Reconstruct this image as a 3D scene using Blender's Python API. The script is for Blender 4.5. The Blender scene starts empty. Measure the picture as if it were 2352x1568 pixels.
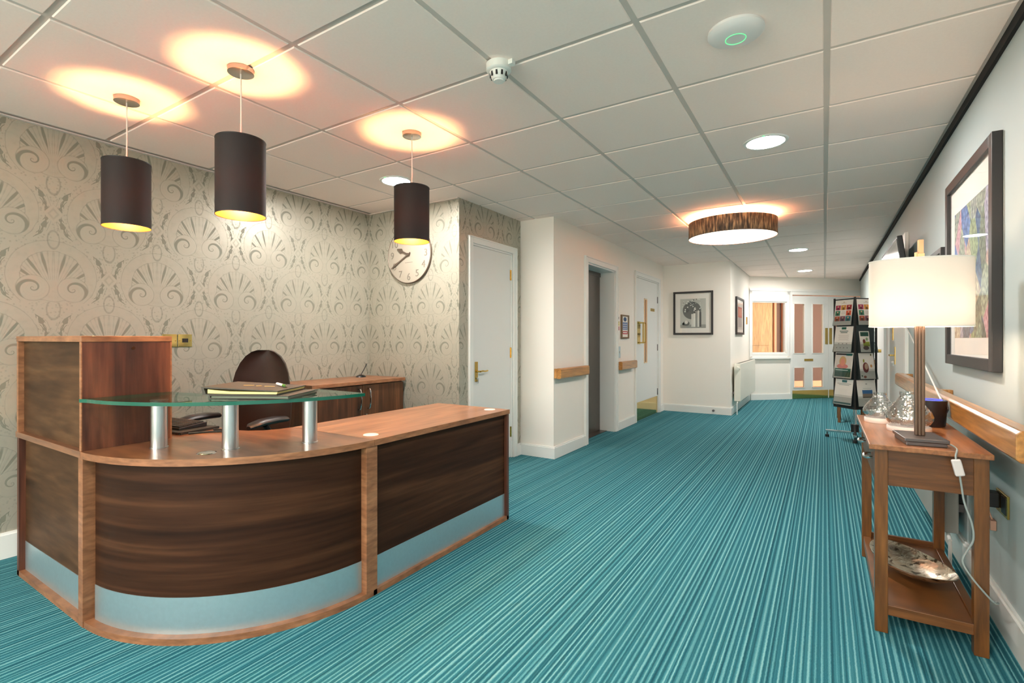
import bpy, math, random
from mathutils import Matrix, Vector
random.seed(7)
PI = math.pi
SC = bpy.context.scene
COL = SC.collection

# ------------------------------------------------------------------ camera, world, exposure
cam_d = bpy.data.cameras.new('camera'); cam = bpy.data.objects.new('camera', cam_d); COL.objects.link(cam)
cam.location = (0, 0, 1.155); cam.rotation_euler = (PI/2, 0, .57369)
cam_d.sensor_width = 36; cam_d.sensor_fit = 'HORIZONTAL'
cam_d.lens = 1154.38/2352*36
cam_d.shift_x = -(1147.25-1176)/2352; cam_d.shift_y = (777.79-784)/2352
cam_d.clip_start = .02
SC.camera = cam
w = bpy.data.worlds.new('world'); SC.world = w; w.use_nodes = True
w.node_tree.nodes['Background'].inputs[0].default_value = (1, .94, .86, 1)
w.node_tree.nodes['Background'].inputs[1].default_value = 8.0
SC.view_settings.view_transform = 'Standard'; SC.view_settings.look = 'None'
SC.view_settings.exposure = 0.95; SC.view_settings.gamma = 1; SC.view_settings.use_curve_mapping = False
SC.cycles.max_bounces = 10; SC.cycles.diffuse_bounces = 6; SC.cycles.glossy_bounces = 4
SC.cycles.transmission_bounces = 6; SC.cycles.transparent_max_bounces = 12
SC.cycles.sample_clamp_indirect = 6; SC.cycles.use_denoising = True; SC.cycles.caustics_reflective = False; SC.cycles.caustics_refractive = False
DOWN_E = 190.0     # downlight emission
PEND_E = 560.0    # pendant bulb emission
DRUM_E = 2.2
LAMP_E = 45.0

# ------------------------------------------------------------------ node helpers
def lin(c):
    return tuple(((x/255)/12.92 if x/255 <= .04045 else ((x/255+.055)/1.055)**2.4) for x in c)
def c4(c): return (*lin(c), 1)
class E:
    """node expression"""
    nt = None
    def __init__(s, sock): s.s = sock
    @staticmethod
    def op(o, *a, clamp=False):
        n = E.nt.nodes.new('ShaderNodeMath'); n.operation = o; n.use_clamp = clamp
        for i, x in enumerate(a):
            if isinstance(x, E): E.nt.links.new(x.s, n.inputs[i])
            else: n.inputs[i].default_value = x
        return E(n.outputs[0])
    def __add__(a, b): return E.op('ADD', a, b)
    __radd__ = __add__
    def __sub__(a, b): return E.op('SUBTRACT', a, b)
    def __rsub__(a, b): return E.op('SUBTRACT', b, a)
    def __mul__(a, b): return E.op('MULTIPLY', a, b)
    __rmul__ = __mul__
    def __truediv__(a, b): return E.op('DIVIDE', a, b)
    def abs(a): return E.op('ABSOLUTE', a)
    def sin(a): return E.op('SINE', a)
    def floor(a): return E.op('FLOOR', a)
    def lt(a, b): return E.op('LESS_THAN', a, b)
    def gt(a, b): return E.op('GREATER_THAN', a, b)
    def min(a, b): return E.op('MINIMUM', a, b)
    def max(a, b): return E.op('MAXIMUM', a, b)
    def pow(a, b): return E.op('POWER', a, b)
    def sqrt(a): return E.op('SQRT', a)
    def sm(a, lo, hi):
        n = E.nt.nodes.new('ShaderNodeMapRange'); n.interpolation_type = 'SMOOTHSTEP'
        E.nt.links.new(a.s, n.inputs[0]); n.inputs[1].default_value = lo; n.inputs[2].default_value = hi
        return E(n.outputs[0])
def sel(c, a, b): return b + (a-b)*c
def new_mat(name):
    m = bpy.data.materials.new(name); m.use_nodes = True
    nt = m.node_tree; E.nt = nt
    return m, nt, nt.nodes['Principled BSDF']
def P(name, col, rough=.5, metal=0, spec=.5, emit=0, ecol=None, coat=0, bump=0, bscale=200, noise=0):
    m, nt, b = new_mat(name)
    b.inputs['Base Color'].default_value = c4(col)
    b.inputs['Roughness'].default_value = rough; b.inputs['Metallic'].default_value = metal
    b.inputs['Specular IOR Level'].default_value = spec; b.inputs['Coat Weight'].default_value = coat
    b.inputs['Coat Roughness'].default_value = .12
    if emit:
        b.inputs['Emission Color'].default_value = c4(ecol or col); b.inputs['Emission Strength'].default_value = emit
    if bump or noise:
        n = nt.nodes.new('ShaderNodeTexNoise'); n.inputs['Scale'].default_value = bscale; n.inputs['Detail'].default_value = 3
        tc = nt.nodes.new('ShaderNodeTexCoord'); nt.links.new(tc.outputs['Object'], n.inputs['Vector'])
        if bump:
            bp = nt.nodes.new('ShaderNodeBump'); bp.inputs['Strength'].default_value = bump; bp.inputs['Distance'].default_value = .002
            nt.links.new(n.outputs[0], bp.inputs['Height']); nt.links.new(bp.outputs[0], b.inputs['Normal'])
        if noise:
            mx = nt.nodes.new('ShaderNodeMix'); mx.data_type = 'RGBA'
            mx.inputs['A'].default_value = c4([x*(1-noise) for x in col]); mx.inputs['B'].default_value = c4([min(255, x*(1+noise)) for x in col])
            nt.links.new(n.outputs[0], mx.inputs['Factor']); nt.links.new(mx.outputs['Result'], b.inputs['Base Color'])
    return m
def ramp(nt, fac, stops):
    r = nt.nodes.new('ShaderNodeValToRGB'); e = r.color_ramp.elements
    while len(e) < len(stops): e.new(.5)
    for i, (p, c) in enumerate(stops): e[i].position = p; e[i].color = c4(c)
    nt.links.new(fac, r.inputs[0]); return r.outputs[0]
def wood(name, cols, scale, rough=.35, coat=.0, fine=60, dist=1.0, spec=.5):
    m, nt, b = new_mat(name); b.inputs['Specular IOR Level'].default_value = spec
    tc = nt.nodes.new('ShaderNodeTexCoord'); mp = nt.nodes.new('ShaderNodeMapping')
    mp.inputs['Scale'].default_value = scale; nt.links.new(tc.outputs['Object'], mp.inputs[0])
    n = nt.nodes.new('ShaderNodeTexNoise'); n.inputs['Scale'].default_value = 1; n.inputs['Detail'].default_value = 5; n.inputs['Distortion'].default_value = dist
    nt.links.new(mp.outputs[0], n.inputs['Vector'])
    c = ramp(nt, n.outputs[0], [(.3, cols[0]), (.5, cols[1]), (.68, cols[2])])
    n2 = nt.nodes.new('ShaderNodeTexNoise'); n2.inputs['Scale'].default_value = fine/10; n2.inputs['Detail'].default_value = 4
    nt.links.new(mp.outputs[0], n2.inputs['Vector'])
    c2 = ramp(nt, n2.outputs[0], [(.3, (195, 195, 195)), (.7, (255, 255, 255))])
    mx = nt.nodes.new('ShaderNodeMix'); mx.data_type = 'RGBA'; mx.blend_type = 'MULTIPLY'; mx.inputs['Factor'].default_value = 1
    nt.links.new(c, mx.inputs['A']); nt.links.new(c2, mx.inputs['B']); nt.links.new(mx.outputs['Result'], b.inputs['Base Color'])
    b.inputs['Roughness'].default_value = rough; b.inputs['Coat Weight'].default_value = coat; b.inputs['Coat Roughness'].default_value = .15
    return m
def damask(name, axis, s0):
    """silver damask wallpaper: ogee lattice of medallions, .52 m x .70 m repeat; axis = horizontal axis of the wall"""
    m, nt, b = new_mat(name)
    tc = nt.nodes.new('ShaderNodeTexCoord'); sp = nt.nodes.new('ShaderNodeSeparateXYZ'); nt.links.new(tc.outputs['Object'], sp.inputs[0])
    S = E(sp.outputs[axis]); Z = E(sp.outputs[2])
    wn = nt.nodes.new('ShaderNodeTexNoise'); wn.inputs['Scale'].default_value = 30; wn.inputs['Detail'].default_value = 3
    nt.links.new(tc.outputs['Object'], wn.inputs['Vector']); W = E(wn.outputs[0])-.5
    a = (S-s0)/.52; c = (Z-1.505)/.70
    x1 = (a-(a+.5).floor())*.52; y1 = (c-(c+.5).floor())*.70
    a2 = a+.5; c2 = c+.5
    x2 = (a2-(a2+.5).floor())*.52; y2 = (c2-(c2+.5).floor())*.70
    k = (x1*x1+y1*y1).lt(x2*x2+y2*y2)
    x = sel(k, x1, x2).abs(); y = sel(k, y1, y2)
    th = E.op('ARCTAN2', y, x)
    r = (x*x+y*y).sqrt()
    # outline of the medallion, pointed top and bottom
    up = y.abs()
    g = (x/.236).pow(1.8)+(up/.330).pow(1.3)
    blob = (th*17).sin().max(0)*.055+(th*34).sin().max(0)*.03
    dark_edge = ((g-1.0).abs()-blob-.012).sm(.0, .022)             # 0 on the dark scroll band
    curl = (((g-.93)*60+(th*17).sin()*2.5).sin()).sm(-.9, -.5)
    inb = E.op('LESS_THAN', (g-1.0).abs(), .10)
    line2 = ((g-1.17).abs()).sm(.0, .02)*.5+.5
    # broad smooth ring whose two ends curl inward into scrolls at the bottom
    ring = (r-.170+W*.012).abs()
    inring = ring.lt(.029)
    ringe = (ring-.029).abs().sm(.0, .004)
    # fan of petals from a foot
    yf = y+.085
    ph = E.op('ARCTAN2', x, yf); rf = (x*x+yf*yf).sqrt()
    pet = ((ph*19).sin()+(rf*30).sin()*.25).sm(-1.15, -.72)
    veins = ((ph*57+rf*20).sin()).sm(-1, -.1)*.3+.7
    fan = pet*veins*((rf*140).sin()*.08+.92)
    # paired scrolls
    xs = x-.088; ys = y+.070
    rs = (xs*xs+ys*ys).sqrt()+.0001
    ths = E.op('ARCTAN2', ys, xs)
    spir = ((ths*1.0+E.op('LOGARITHM', rs, math.e)*3.2+1.2).sin()).sm(-1.0, -.72)
    spf = ((ths*2+rs*420).sin())*.06+.9
    inscr = rs.lt(.070)
    scre = (rs-.070).abs().sm(.0, .005)
    # lace texture
    vo = nt.nodes.new('ShaderNodeTexVoronoi'); vo.inputs['Scale'].default_value = 62; nt.links.new(tc.outputs['Object'], vo.inputs['Vector'])
    lace = E(vo.outputs[0]).sm(.1, .5)*.4+.52
    # tear-drop below the scrolls and leaf above the fan
    lf = ((x/.03).pow(2)+((y+.185)/.055).pow(2)); leaf = (lf-1).abs().sm(.1, .4)
    lt_ = ((x/.026).pow(2)+((y-.205)/.05).pow(2)); leaf2 = (lt_-1).abs().sm(.1, .4)
    val = sel(r.lt(.143), fan, lace)
    val = sel(inring, .86+W*.5, val)
    val = val*(ringe*.4+.6)
    val = sel(inscr, spir*spf, val)*(scre*.4+.6)
    val = sel(E.op('LESS_THAN', y, -.145), sel(inscr, val, lace*(leaf*.5+.5)), val)
    val = val*(leaf2*.5+.5)
    val = sel(inb, dark_edge*curl, val)*line2
    # diamond between medallions
    xd = .26-x
    dd = xd/.045+up/.058
    dia = ((dd*10).sin())*.2+.78
    val = sel(dd.lt(1), dia, val)
    val = (val+W*.2).sm(.05, .95)
    nt2 = nt
    mx = nt.nodes.new('ShaderNodeMix'); mx.data_type = 'RGBA'; mx.inputs['A'].default_value = c4((130, 130, 116)); mx.inputs['B'].default_value = c4((178, 173, 158))
    nt.links.new(val.s, mx.inputs['Factor']); nt.links.new(mx.outputs['Result'], b.inputs['Base Color'])
    ro = val*-.12+.5; nt.links.new(ro.s, b.inputs['Roughness'])
    me = val*.2+.1; nt.links.new(me.s, b.inputs['Metallic'])
    bp = nt.nodes.new('ShaderNodeBump'); bp.inputs['Strength'].default_value = .25; bp.inputs['Distance'].default_value = .002
    nt.links.new(val.s, bp.inputs['Height']); nt.links.new(bp.outputs[0], b.inputs['Normal'])
    return m
def carpet():
    m, nt, b = new_mat('striped_carpet')
    tc = nt.nodes.new('ShaderNodeTexCoord'); sp = nt.nodes.new('ShaderNodeSeparateXYZ'); nt.links.new(tc.outputs['Object'], sp.inputs[0])
    X = E(sp.outputs[0])
    wn = nt.nodes.new('ShaderNodeTexNoise'); wn.inputs['Scale'].default_value = 70; nt.links.new(tc.outputs['Object'], wn.inputs['Vector'])
    X = X+(E(wn.outputs[0])-.5)*.0035
    def line(scale, seed):
        n = nt.nodes.new('ShaderNodeTexNoise'); n.noise_dimensions = '1D'; n.inputs['Scale'].default_value = 1; n.inputs['Detail'].default_value = 1.5
        nt.links.new((X*scale+seed).s, n.inputs['W']); return E(n.outputs[0])
    tooth = ((X*(2*PI/.0205)+line(18, 3)*7).sin())*.5+.5
    fine = line(150, 9); mid = line(28, 40)
    v = tooth.pow(2.2)*.42+fine*.5+mid*.35-.12
    fz = nt.nodes.new('ShaderNodeTexNoise'); fz.inputs['Scale'].default_value = 420; fz.inputs['Detail'].default_value = 2; nt.links.new(tc.outputs['Object'], fz.inputs['Vector'])
    v = v+(E(fz.outputs[0])-.5)*.45
    c = ramp(nt, v.s, [(.12, (26, 72, 84)), (.34, (40, 100, 112)), (.55, (64, 128, 138)), (.8, (120, 172, 176))])
    nt.links.new(c, b.inputs['Base Color']); b.inputs['Roughness'].default_value = .95; b.inputs['Specular IOR Level'].default_value = .1
    bp = nt.nodes.new('ShaderNodeBump'); bp.inputs['Strength'].default_value = .5; bp.inputs['Distance'].default_value = .004
    nt.links.new(v.s, bp.inputs['Height']); nt.links.new(bp.outputs[0], b.inputs['Normal'])
    return m
def glass_mat(name, tint, rough=.0, refl=1.0):
    m = bpy.data.materials.new(name); m.use_nodes = True; nt = m.node_tree; nt.nodes.clear()
    o = nt.nodes.new('ShaderNodeOutputMaterial'); tr = nt.nodes.new('ShaderNodeBsdfTransparent'); tr.inputs[0].default_value = c4(tint)
    gl = nt.nodes.new('ShaderNodeBsdfGlossy'); gl.inputs['Roughness'].default_value = rough
    fr = nt.nodes.new('ShaderNodeLayerWeight'); fr.inputs[0].default_value = .5; E.nt = nt
    F = ((E(fr.outputs['Facing']).pow(5))*.92+.04)*refl; mm = F.s.node
    mx = nt.nodes.new('ShaderNodeMixShader'); nt.links.new(mm.outputs[0], mx.inputs[0]); nt.links.new(tr.outputs[0], mx.inputs[1]); nt.links.new(gl.outputs[0], mx.inputs[2])
    nt.links.new(mx.outputs[0], o.inputs[0]); return m, nt, gl
def emis(name, col, strength):
    return P(name, col, emit=strength)
def shade_mat(name, outer, inner, trans, tcol, inner_rough=.35, inner_metal=.8):
    """thin lamp-shade cloth: one look outside, another inside, a little light through"""
    m = bpy.data.materials.new(name); m.use_nodes = True; nt = m.node_tree; nt.nodes.clear()
    o = nt.nodes.new('ShaderNodeOutputMaterial'); g = nt.nodes.new('ShaderNodeNewGeometry')
    a = nt.nodes.new('ShaderNodeBsdfPrincipled'); a.inputs['Base Color'].default_value = c4(outer); a.inputs['Roughness'].default_value = .75
    i = nt.nodes.new('ShaderNodeBsdfPrincipled'); i.inputs['Base Color'].default_value = c4(inner); i.inputs['Roughness'].default_value = inner_rough; i.inputs['Metallic'].default_value = inner_metal
    mx = nt.nodes.new('ShaderNodeMixShader'); nt.links.new(g.outputs['Backfacing'], mx.inputs[0]); nt.links.new(a.outputs[0], mx.inputs[1]); nt.links.new(i.outputs[0], mx.inputs[2])
    t = nt.nodes.new('ShaderNodeBsdfTranslucent'); t.inputs[0].default_value = c4(tcol)
    m2 = nt.nodes.new('ShaderNodeMixShader'); m2.inputs[0].default_value = trans; nt.links.new(mx.outputs[0], m2.inputs[1]); nt.links.new(t.outputs[0], m2.inputs[2])
    nt.links.new(m2.outputs[0], o.inputs[0]); return m

M = {}
M['carpet'] = carpet()
M['damask_y'] = damask('silver_damask_left', 1, 1.01)
M['damask_x'] = damask('silver_damask_alcove', 0, -3.39)
M['damask_s'] = damask('silver_damask_side', 1, 3.72)
M['tile'] = P('ceiling_tile', (250, 233, 224), .9, noise=.015, bscale=90)
M['tbar'] = P('ceiling_grid', (206, 196, 188), .6)
M['cream'] = P('cream_paint', (240, 234, 225), .75)
M['sage'] = P('sage_paint', (178, 190, 190), .6)
M['white'] = P('white_gloss_paint', (232, 232, 228), .4)
M['doorwhite'] = P('white_door_paint', (226, 227, 224), .45)
M['black'] = P('black_satin', (22, 21, 22), .45)
M['frame_black'] = P('black_frame', (38, 34, 34), .45)
M['frame_brown'] = P('dark_frame', (74, 62, 58), .4)
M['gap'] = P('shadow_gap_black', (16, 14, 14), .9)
M['brass'] = P('polished_brass', (222, 186, 104), .22, 1)
M['brass_mirror'] = P('brass_plate', (226, 196, 120), .08, 1)
M['chrome'] = P('chrome', (215, 215, 215), .12, 1)
M['brushed'] = P('brushed_tube', (200, 202, 204), .28, 1)
M['alu'] = P('brushed_aluminium', (190, 208, 216), .36, .8, noise=.03, bscale=60)
M['steel'] = P('lift_steel', (120, 110, 104), .32, 1, noise=.05, bscale=12)
M['bronze'] = P('bronze', (120, 98, 84), .35, 1)
M['grey_metal'] = P('grey_metal', (118, 112, 112), .35, 1)
M['wal_front'] = wood('walnut_front', [(44, 24, 14), (64, 38, 23), (82, 52, 33)], (.6, .6, 13), .5, fine=50, dist=.7, spec=.15)
M['wal_side'] = wood('walnut_left_panel', [(62, 42, 28), (84, 58, 38), (100, 72, 48)], (.9, .9, 7), .5, spec=.15)
M['wal_vert'] = wood('walnut_upright', [(60, 32, 24), (92, 52, 38), (120, 72, 50)], (9, 9, .8), .4, dist=1.6)
M['wal_top'] = wood('walnut_top', [(122, 80, 54), (160, 110, 76), (184, 132, 94)], (8, .7, 8), .3, coat=.25, dist=.8)
M['wal_top_x'] = wood('walnut_top_curved', [(94, 57, 38), (128, 82, 56), (158, 106, 72)], (1.2, 6, 8), .3, coat=.25, dist=.8)
M['wal_edge'] = wood('walnut_edging', [(140, 92, 62), (160, 108, 74), (174, 122, 86)], (3, 3, 12), .4)
M['cab_vert'] = wood('walnut_cabinet', [(62, 37, 22), (92, 57, 35), (118, 76, 48)], (12, 12, .8), .35, dist=1.2)
M['oak'] = wood('oak_handrail', [(178, 116, 54), (200, 138, 70), (214, 154, 86)], (14, .8, 14), .28, coat=.5, dist=.6)
M['oak_v'] = wood('oak_upright', [(92, 54, 20), (120, 74, 30), (142, 92, 42)], (16, 16, 1.2), .3, coat=.25)
M['oak_h'] = wood('oak_table_top', [(136, 84, 50), (160, 102, 62), (178, 118, 74)], (14, .9, 14), .28, coat=.3, dist=.7)
M['oak_apron'] = wood('oak_apron', [(86, 50, 22), (112, 68, 32), (132, 84, 44)], (1, 1, 16), .35)
M['leather'] = P('brown_black_leather', (46, 32, 28), .38, bump=.2, bscale=300)
M['plastic'] = P('black_plastic', (30, 27, 30), .4)
M['paper'] = P('white_paper', (236, 230, 222), .7)
M['yellow'] = P('cream_pages', (226, 212, 142), .7)
M['bulb'] = emis('warm_bulb', (255, 198, 132), PEND_E)
M['lamp_bulb'] = emis('table_lamp_bulb', (255, 226, 196), LAMP_E)
M['down'] = emis('downlight_disc', (255, 249, 243), DOWN_E)
M['gold_shade'] = shade_mat('black_shade_gold_lining', (26, 18, 18), (255, 140, 14), .00012, (255, 130, 20), .5, 0)
M['linen'] = shade_mat('white_linen_shade', (226, 218, 208), (240, 236, 230), .045, (250, 240, 232), .8, 0)
M['glass_clear'], _n, _g = glass_mat('clear_glass', (246, 250, 248))
M['glass_pane'], _n, _g = glass_mat('window_glass', (240, 240, 236), refl=.7)
M['pic_glass'], _n, _g = glass_mat('picture_glass', (255, 255, 255), refl=.35)
M['glass_top'], _n, _g = glass_mat('shelf_glass', (220, 238, 230))
M['glass_edge'] = P('green_glass_edge', (10, 88, 70), .1, coat=.5)
gc, nt_, gl_ = glass_mat('crackle_glass', (248, 250, 250), .08, 5.0)
_no = nt_.nodes.new('ShaderNodeTexVoronoi'); _no.inputs['Scale'].default_value = 90; _bp = nt_.nodes.new('ShaderNodeBump'); _bp.inputs['Strength'].default_value = .8; _bp.inputs['Distance'].default_value = .003
_tc = nt_.nodes.new('ShaderNodeTexCoord'); nt_.links.new(_tc.outputs['Object'], _no.inputs['Vector']); nt_.links.new(_no.outputs[0], _bp.inputs['Height']); nt_.links.new(_bp.outputs[0], gl_.inputs['Normal'])
M['crackle'] = gc
M['acrylic'], _n, _g = glass_mat('clear_acrylic', (236, 238, 238))
M['cable_white'] = P('white_cable', (220, 218, 210), .4)
M['cable_grey'] = P('clear_grey_cable', (150, 158, 156), .35)
M['pink_marble'] = P('white_base_disc', (238, 222, 214), .4)
M['radiator'] = P('radiator_white', (222, 220, 208), .4)
M['heater'] = P('grey_heater', (150, 150, 144), .5)
M['clockface'] = P('clock_face', (178, 168, 152), .6)
M['clocknum'] = P('clock_numerals', (134, 126, 114), .5)
M['clockrim'] = P('clock_rim', (112, 98, 86), .4, .5)
M['tan_wall'] = P('tan_paint', (196, 150, 96), .7)
M['tan_door'] = wood('light_wood_door', [(206, 160, 100), (220, 176, 116), (230, 188, 130)], (8, 8, .8), .5)
M['brown_wall'] = P('brown_paint', (96, 68, 58), .7)
M['brown_floor'] = wood('brown_floor', [(130, 84, 54), (150, 100, 66), (168, 116, 80)], (1, 8, 8), .4)
M['green_led'] = emis('green_led', (60, 230, 120), 2.0)
M['blue_led'] = emis('blue_led', (60, 70, 255), 1.2)
M['drum_diff'] = emis('drum_diffuser', (255, 226, 200), DRUM_E)
M['drum_glow'] = emis('drum_upper_glow', (255, 205, 160), 9)
M['tv_glass'] = P('dark_screen', (20, 20, 22), .03, spec=1, coat=1)
def bark():
    m, nt, b = new_mat('striped_drum_fabric')
    tc = nt.nodes.new('ShaderNodeTexCoord'); sp = nt.nodes.new('ShaderNodeSeparateXYZ'); nt.links.new(tc.outputs['Object'], sp.inputs[0])
    th = E.op('ARCTAN2', E(sp.outputs[1]), E(sp.outputs[0])); z = E(sp.outputs[2])
    cb = nt.nodes.new('ShaderNodeCombineXYZ'); nt.links.new((th*26).s, cb.inputs[0]); nt.links.new((z*9).s, cb.inputs[1])
    n = nt.nodes.new('ShaderNodeTexNoise'); n.inputs['Scale'].default_value = 1; n.inputs['Detail'].default_value = 6; nt.links.new(cb.outputs[0], n.inputs['Vector'])
    c = ramp(nt, n.outputs[0], [(.35, (58, 46, 38)), (.5, (112, 90, 68)), (.68, (196, 160, 118))])
    nt.links.new(c, b.inputs['Base Color']); b.inputs['Roughness'].default_value = .7
    return m
M['bark'] = bark()
def silver():
    m, nt, b = new_mat('hammered_silver')
    tc = nt.nodes.new('ShaderNodeTexCoord'); n = nt.nodes.new('ShaderNodeTexNoise'); n.inputs['Scale'].default_value = 22; n.inputs['Detail'].default_value = 6; n.inputs['Distortion'].default_value = .8
    nt.links.new(tc.outputs['Object'], n.inputs['Vector'])
    c = ramp(nt, n.outputs[0], [(.38, (92, 82, 66)), (.44, (214, 204, 184)), (.8, (240, 232, 214))])
    nt.links.new(c, b.inputs['Base Color']); b.inputs['Metallic'].default_value = .95; b.inputs['Roughness'].default_value = .25
    bp = nt.nodes.new('ShaderNodeBump'); bp.inputs['Strength'].default_value = .7; bp.inputs['Distance'].default_value = .006
    nt.links.new(n.outputs[0], bp.inputs['Height']); nt.links.new(bp.outputs[0], b.inputs['Normal']); return m
M['silver'] = silver()
def bloom():
    """loose painted flower heads on lilac, green, blue and pink grounds"""
    m, nt, b = new_mat('painted_flowers')
    tc = nt.nodes.new('ShaderNodeTexCoord'); sp = nt.nodes.new('ShaderNodeSeparateXYZ'); nt.links.new(tc.outputs['Object'], sp.inputs[0])
    cb = nt.nodes.new('ShaderNodeCombineXYZ'); nt.links.new(sp.outputs[1], cb.inputs[0]); nt.links.new(sp.outputs[2], cb.inputs[1])
    mp = nt.nodes.new('ShaderNodeMapping'); mp.inputs['Scale'].default_value = (8.5, 5.0, 1); mp.inputs['Location'].default_value = (.3, .2, 0); nt.links.new(cb.outputs[0], mp.inputs[0])
    v = nt.nodes.new('ShaderNodeTexVoronoi'); v.inputs['Scale'].default_value = 1; nt.links.new(mp.outputs[0], v.inputs['Vector'])
    sc = nt.nodes.new('ShaderNodeSeparateColor'); nt.links.new(v.outputs['Color'], sc.inputs[0])
    c1 = ramp(nt, sc.outputs[0], [(.0, (188, 176, 206)), (.25, (150, 166, 104)), (.45, (120, 146, 200)), (.62, (70, 92, 96)), (.78, (196, 196, 150)), (.95, (206, 160, 168))])
    v2 = nt.nodes.new('ShaderNodeTexVoronoi'); v2.inputs['Scale'].default_value = 9; nt.links.new(mp.outputs[0], v2.inputs['Vector'])
    c2 = ramp(nt, v2.outputs[0], [(.0, (250, 250, 245)), (.35, (200, 205, 205)), (.7, (120, 125, 140))])
    mx = nt.nodes.new('ShaderNodeMix'); mx.data_type = 'RGBA'; mx.blend_type = 'OVERLAY'; mx.inputs['Factor'].default_value = .75
    nt.links.new(c1, mx.inputs['A']); nt.links.new(c2, mx.inputs['B']); nt.links.new(mx.outputs['Result'], b.inputs['Base Color']); b.inputs['Roughness'].default_value = .6
    return m
M['bloom'] = bloom()
_cc = {}
def ink(*c):
    k = tuple(c)
    if k not in _cc: _cc[k] = P('ink_%d' % len(_cc), k, .6)
    return _cc[k]

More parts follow.
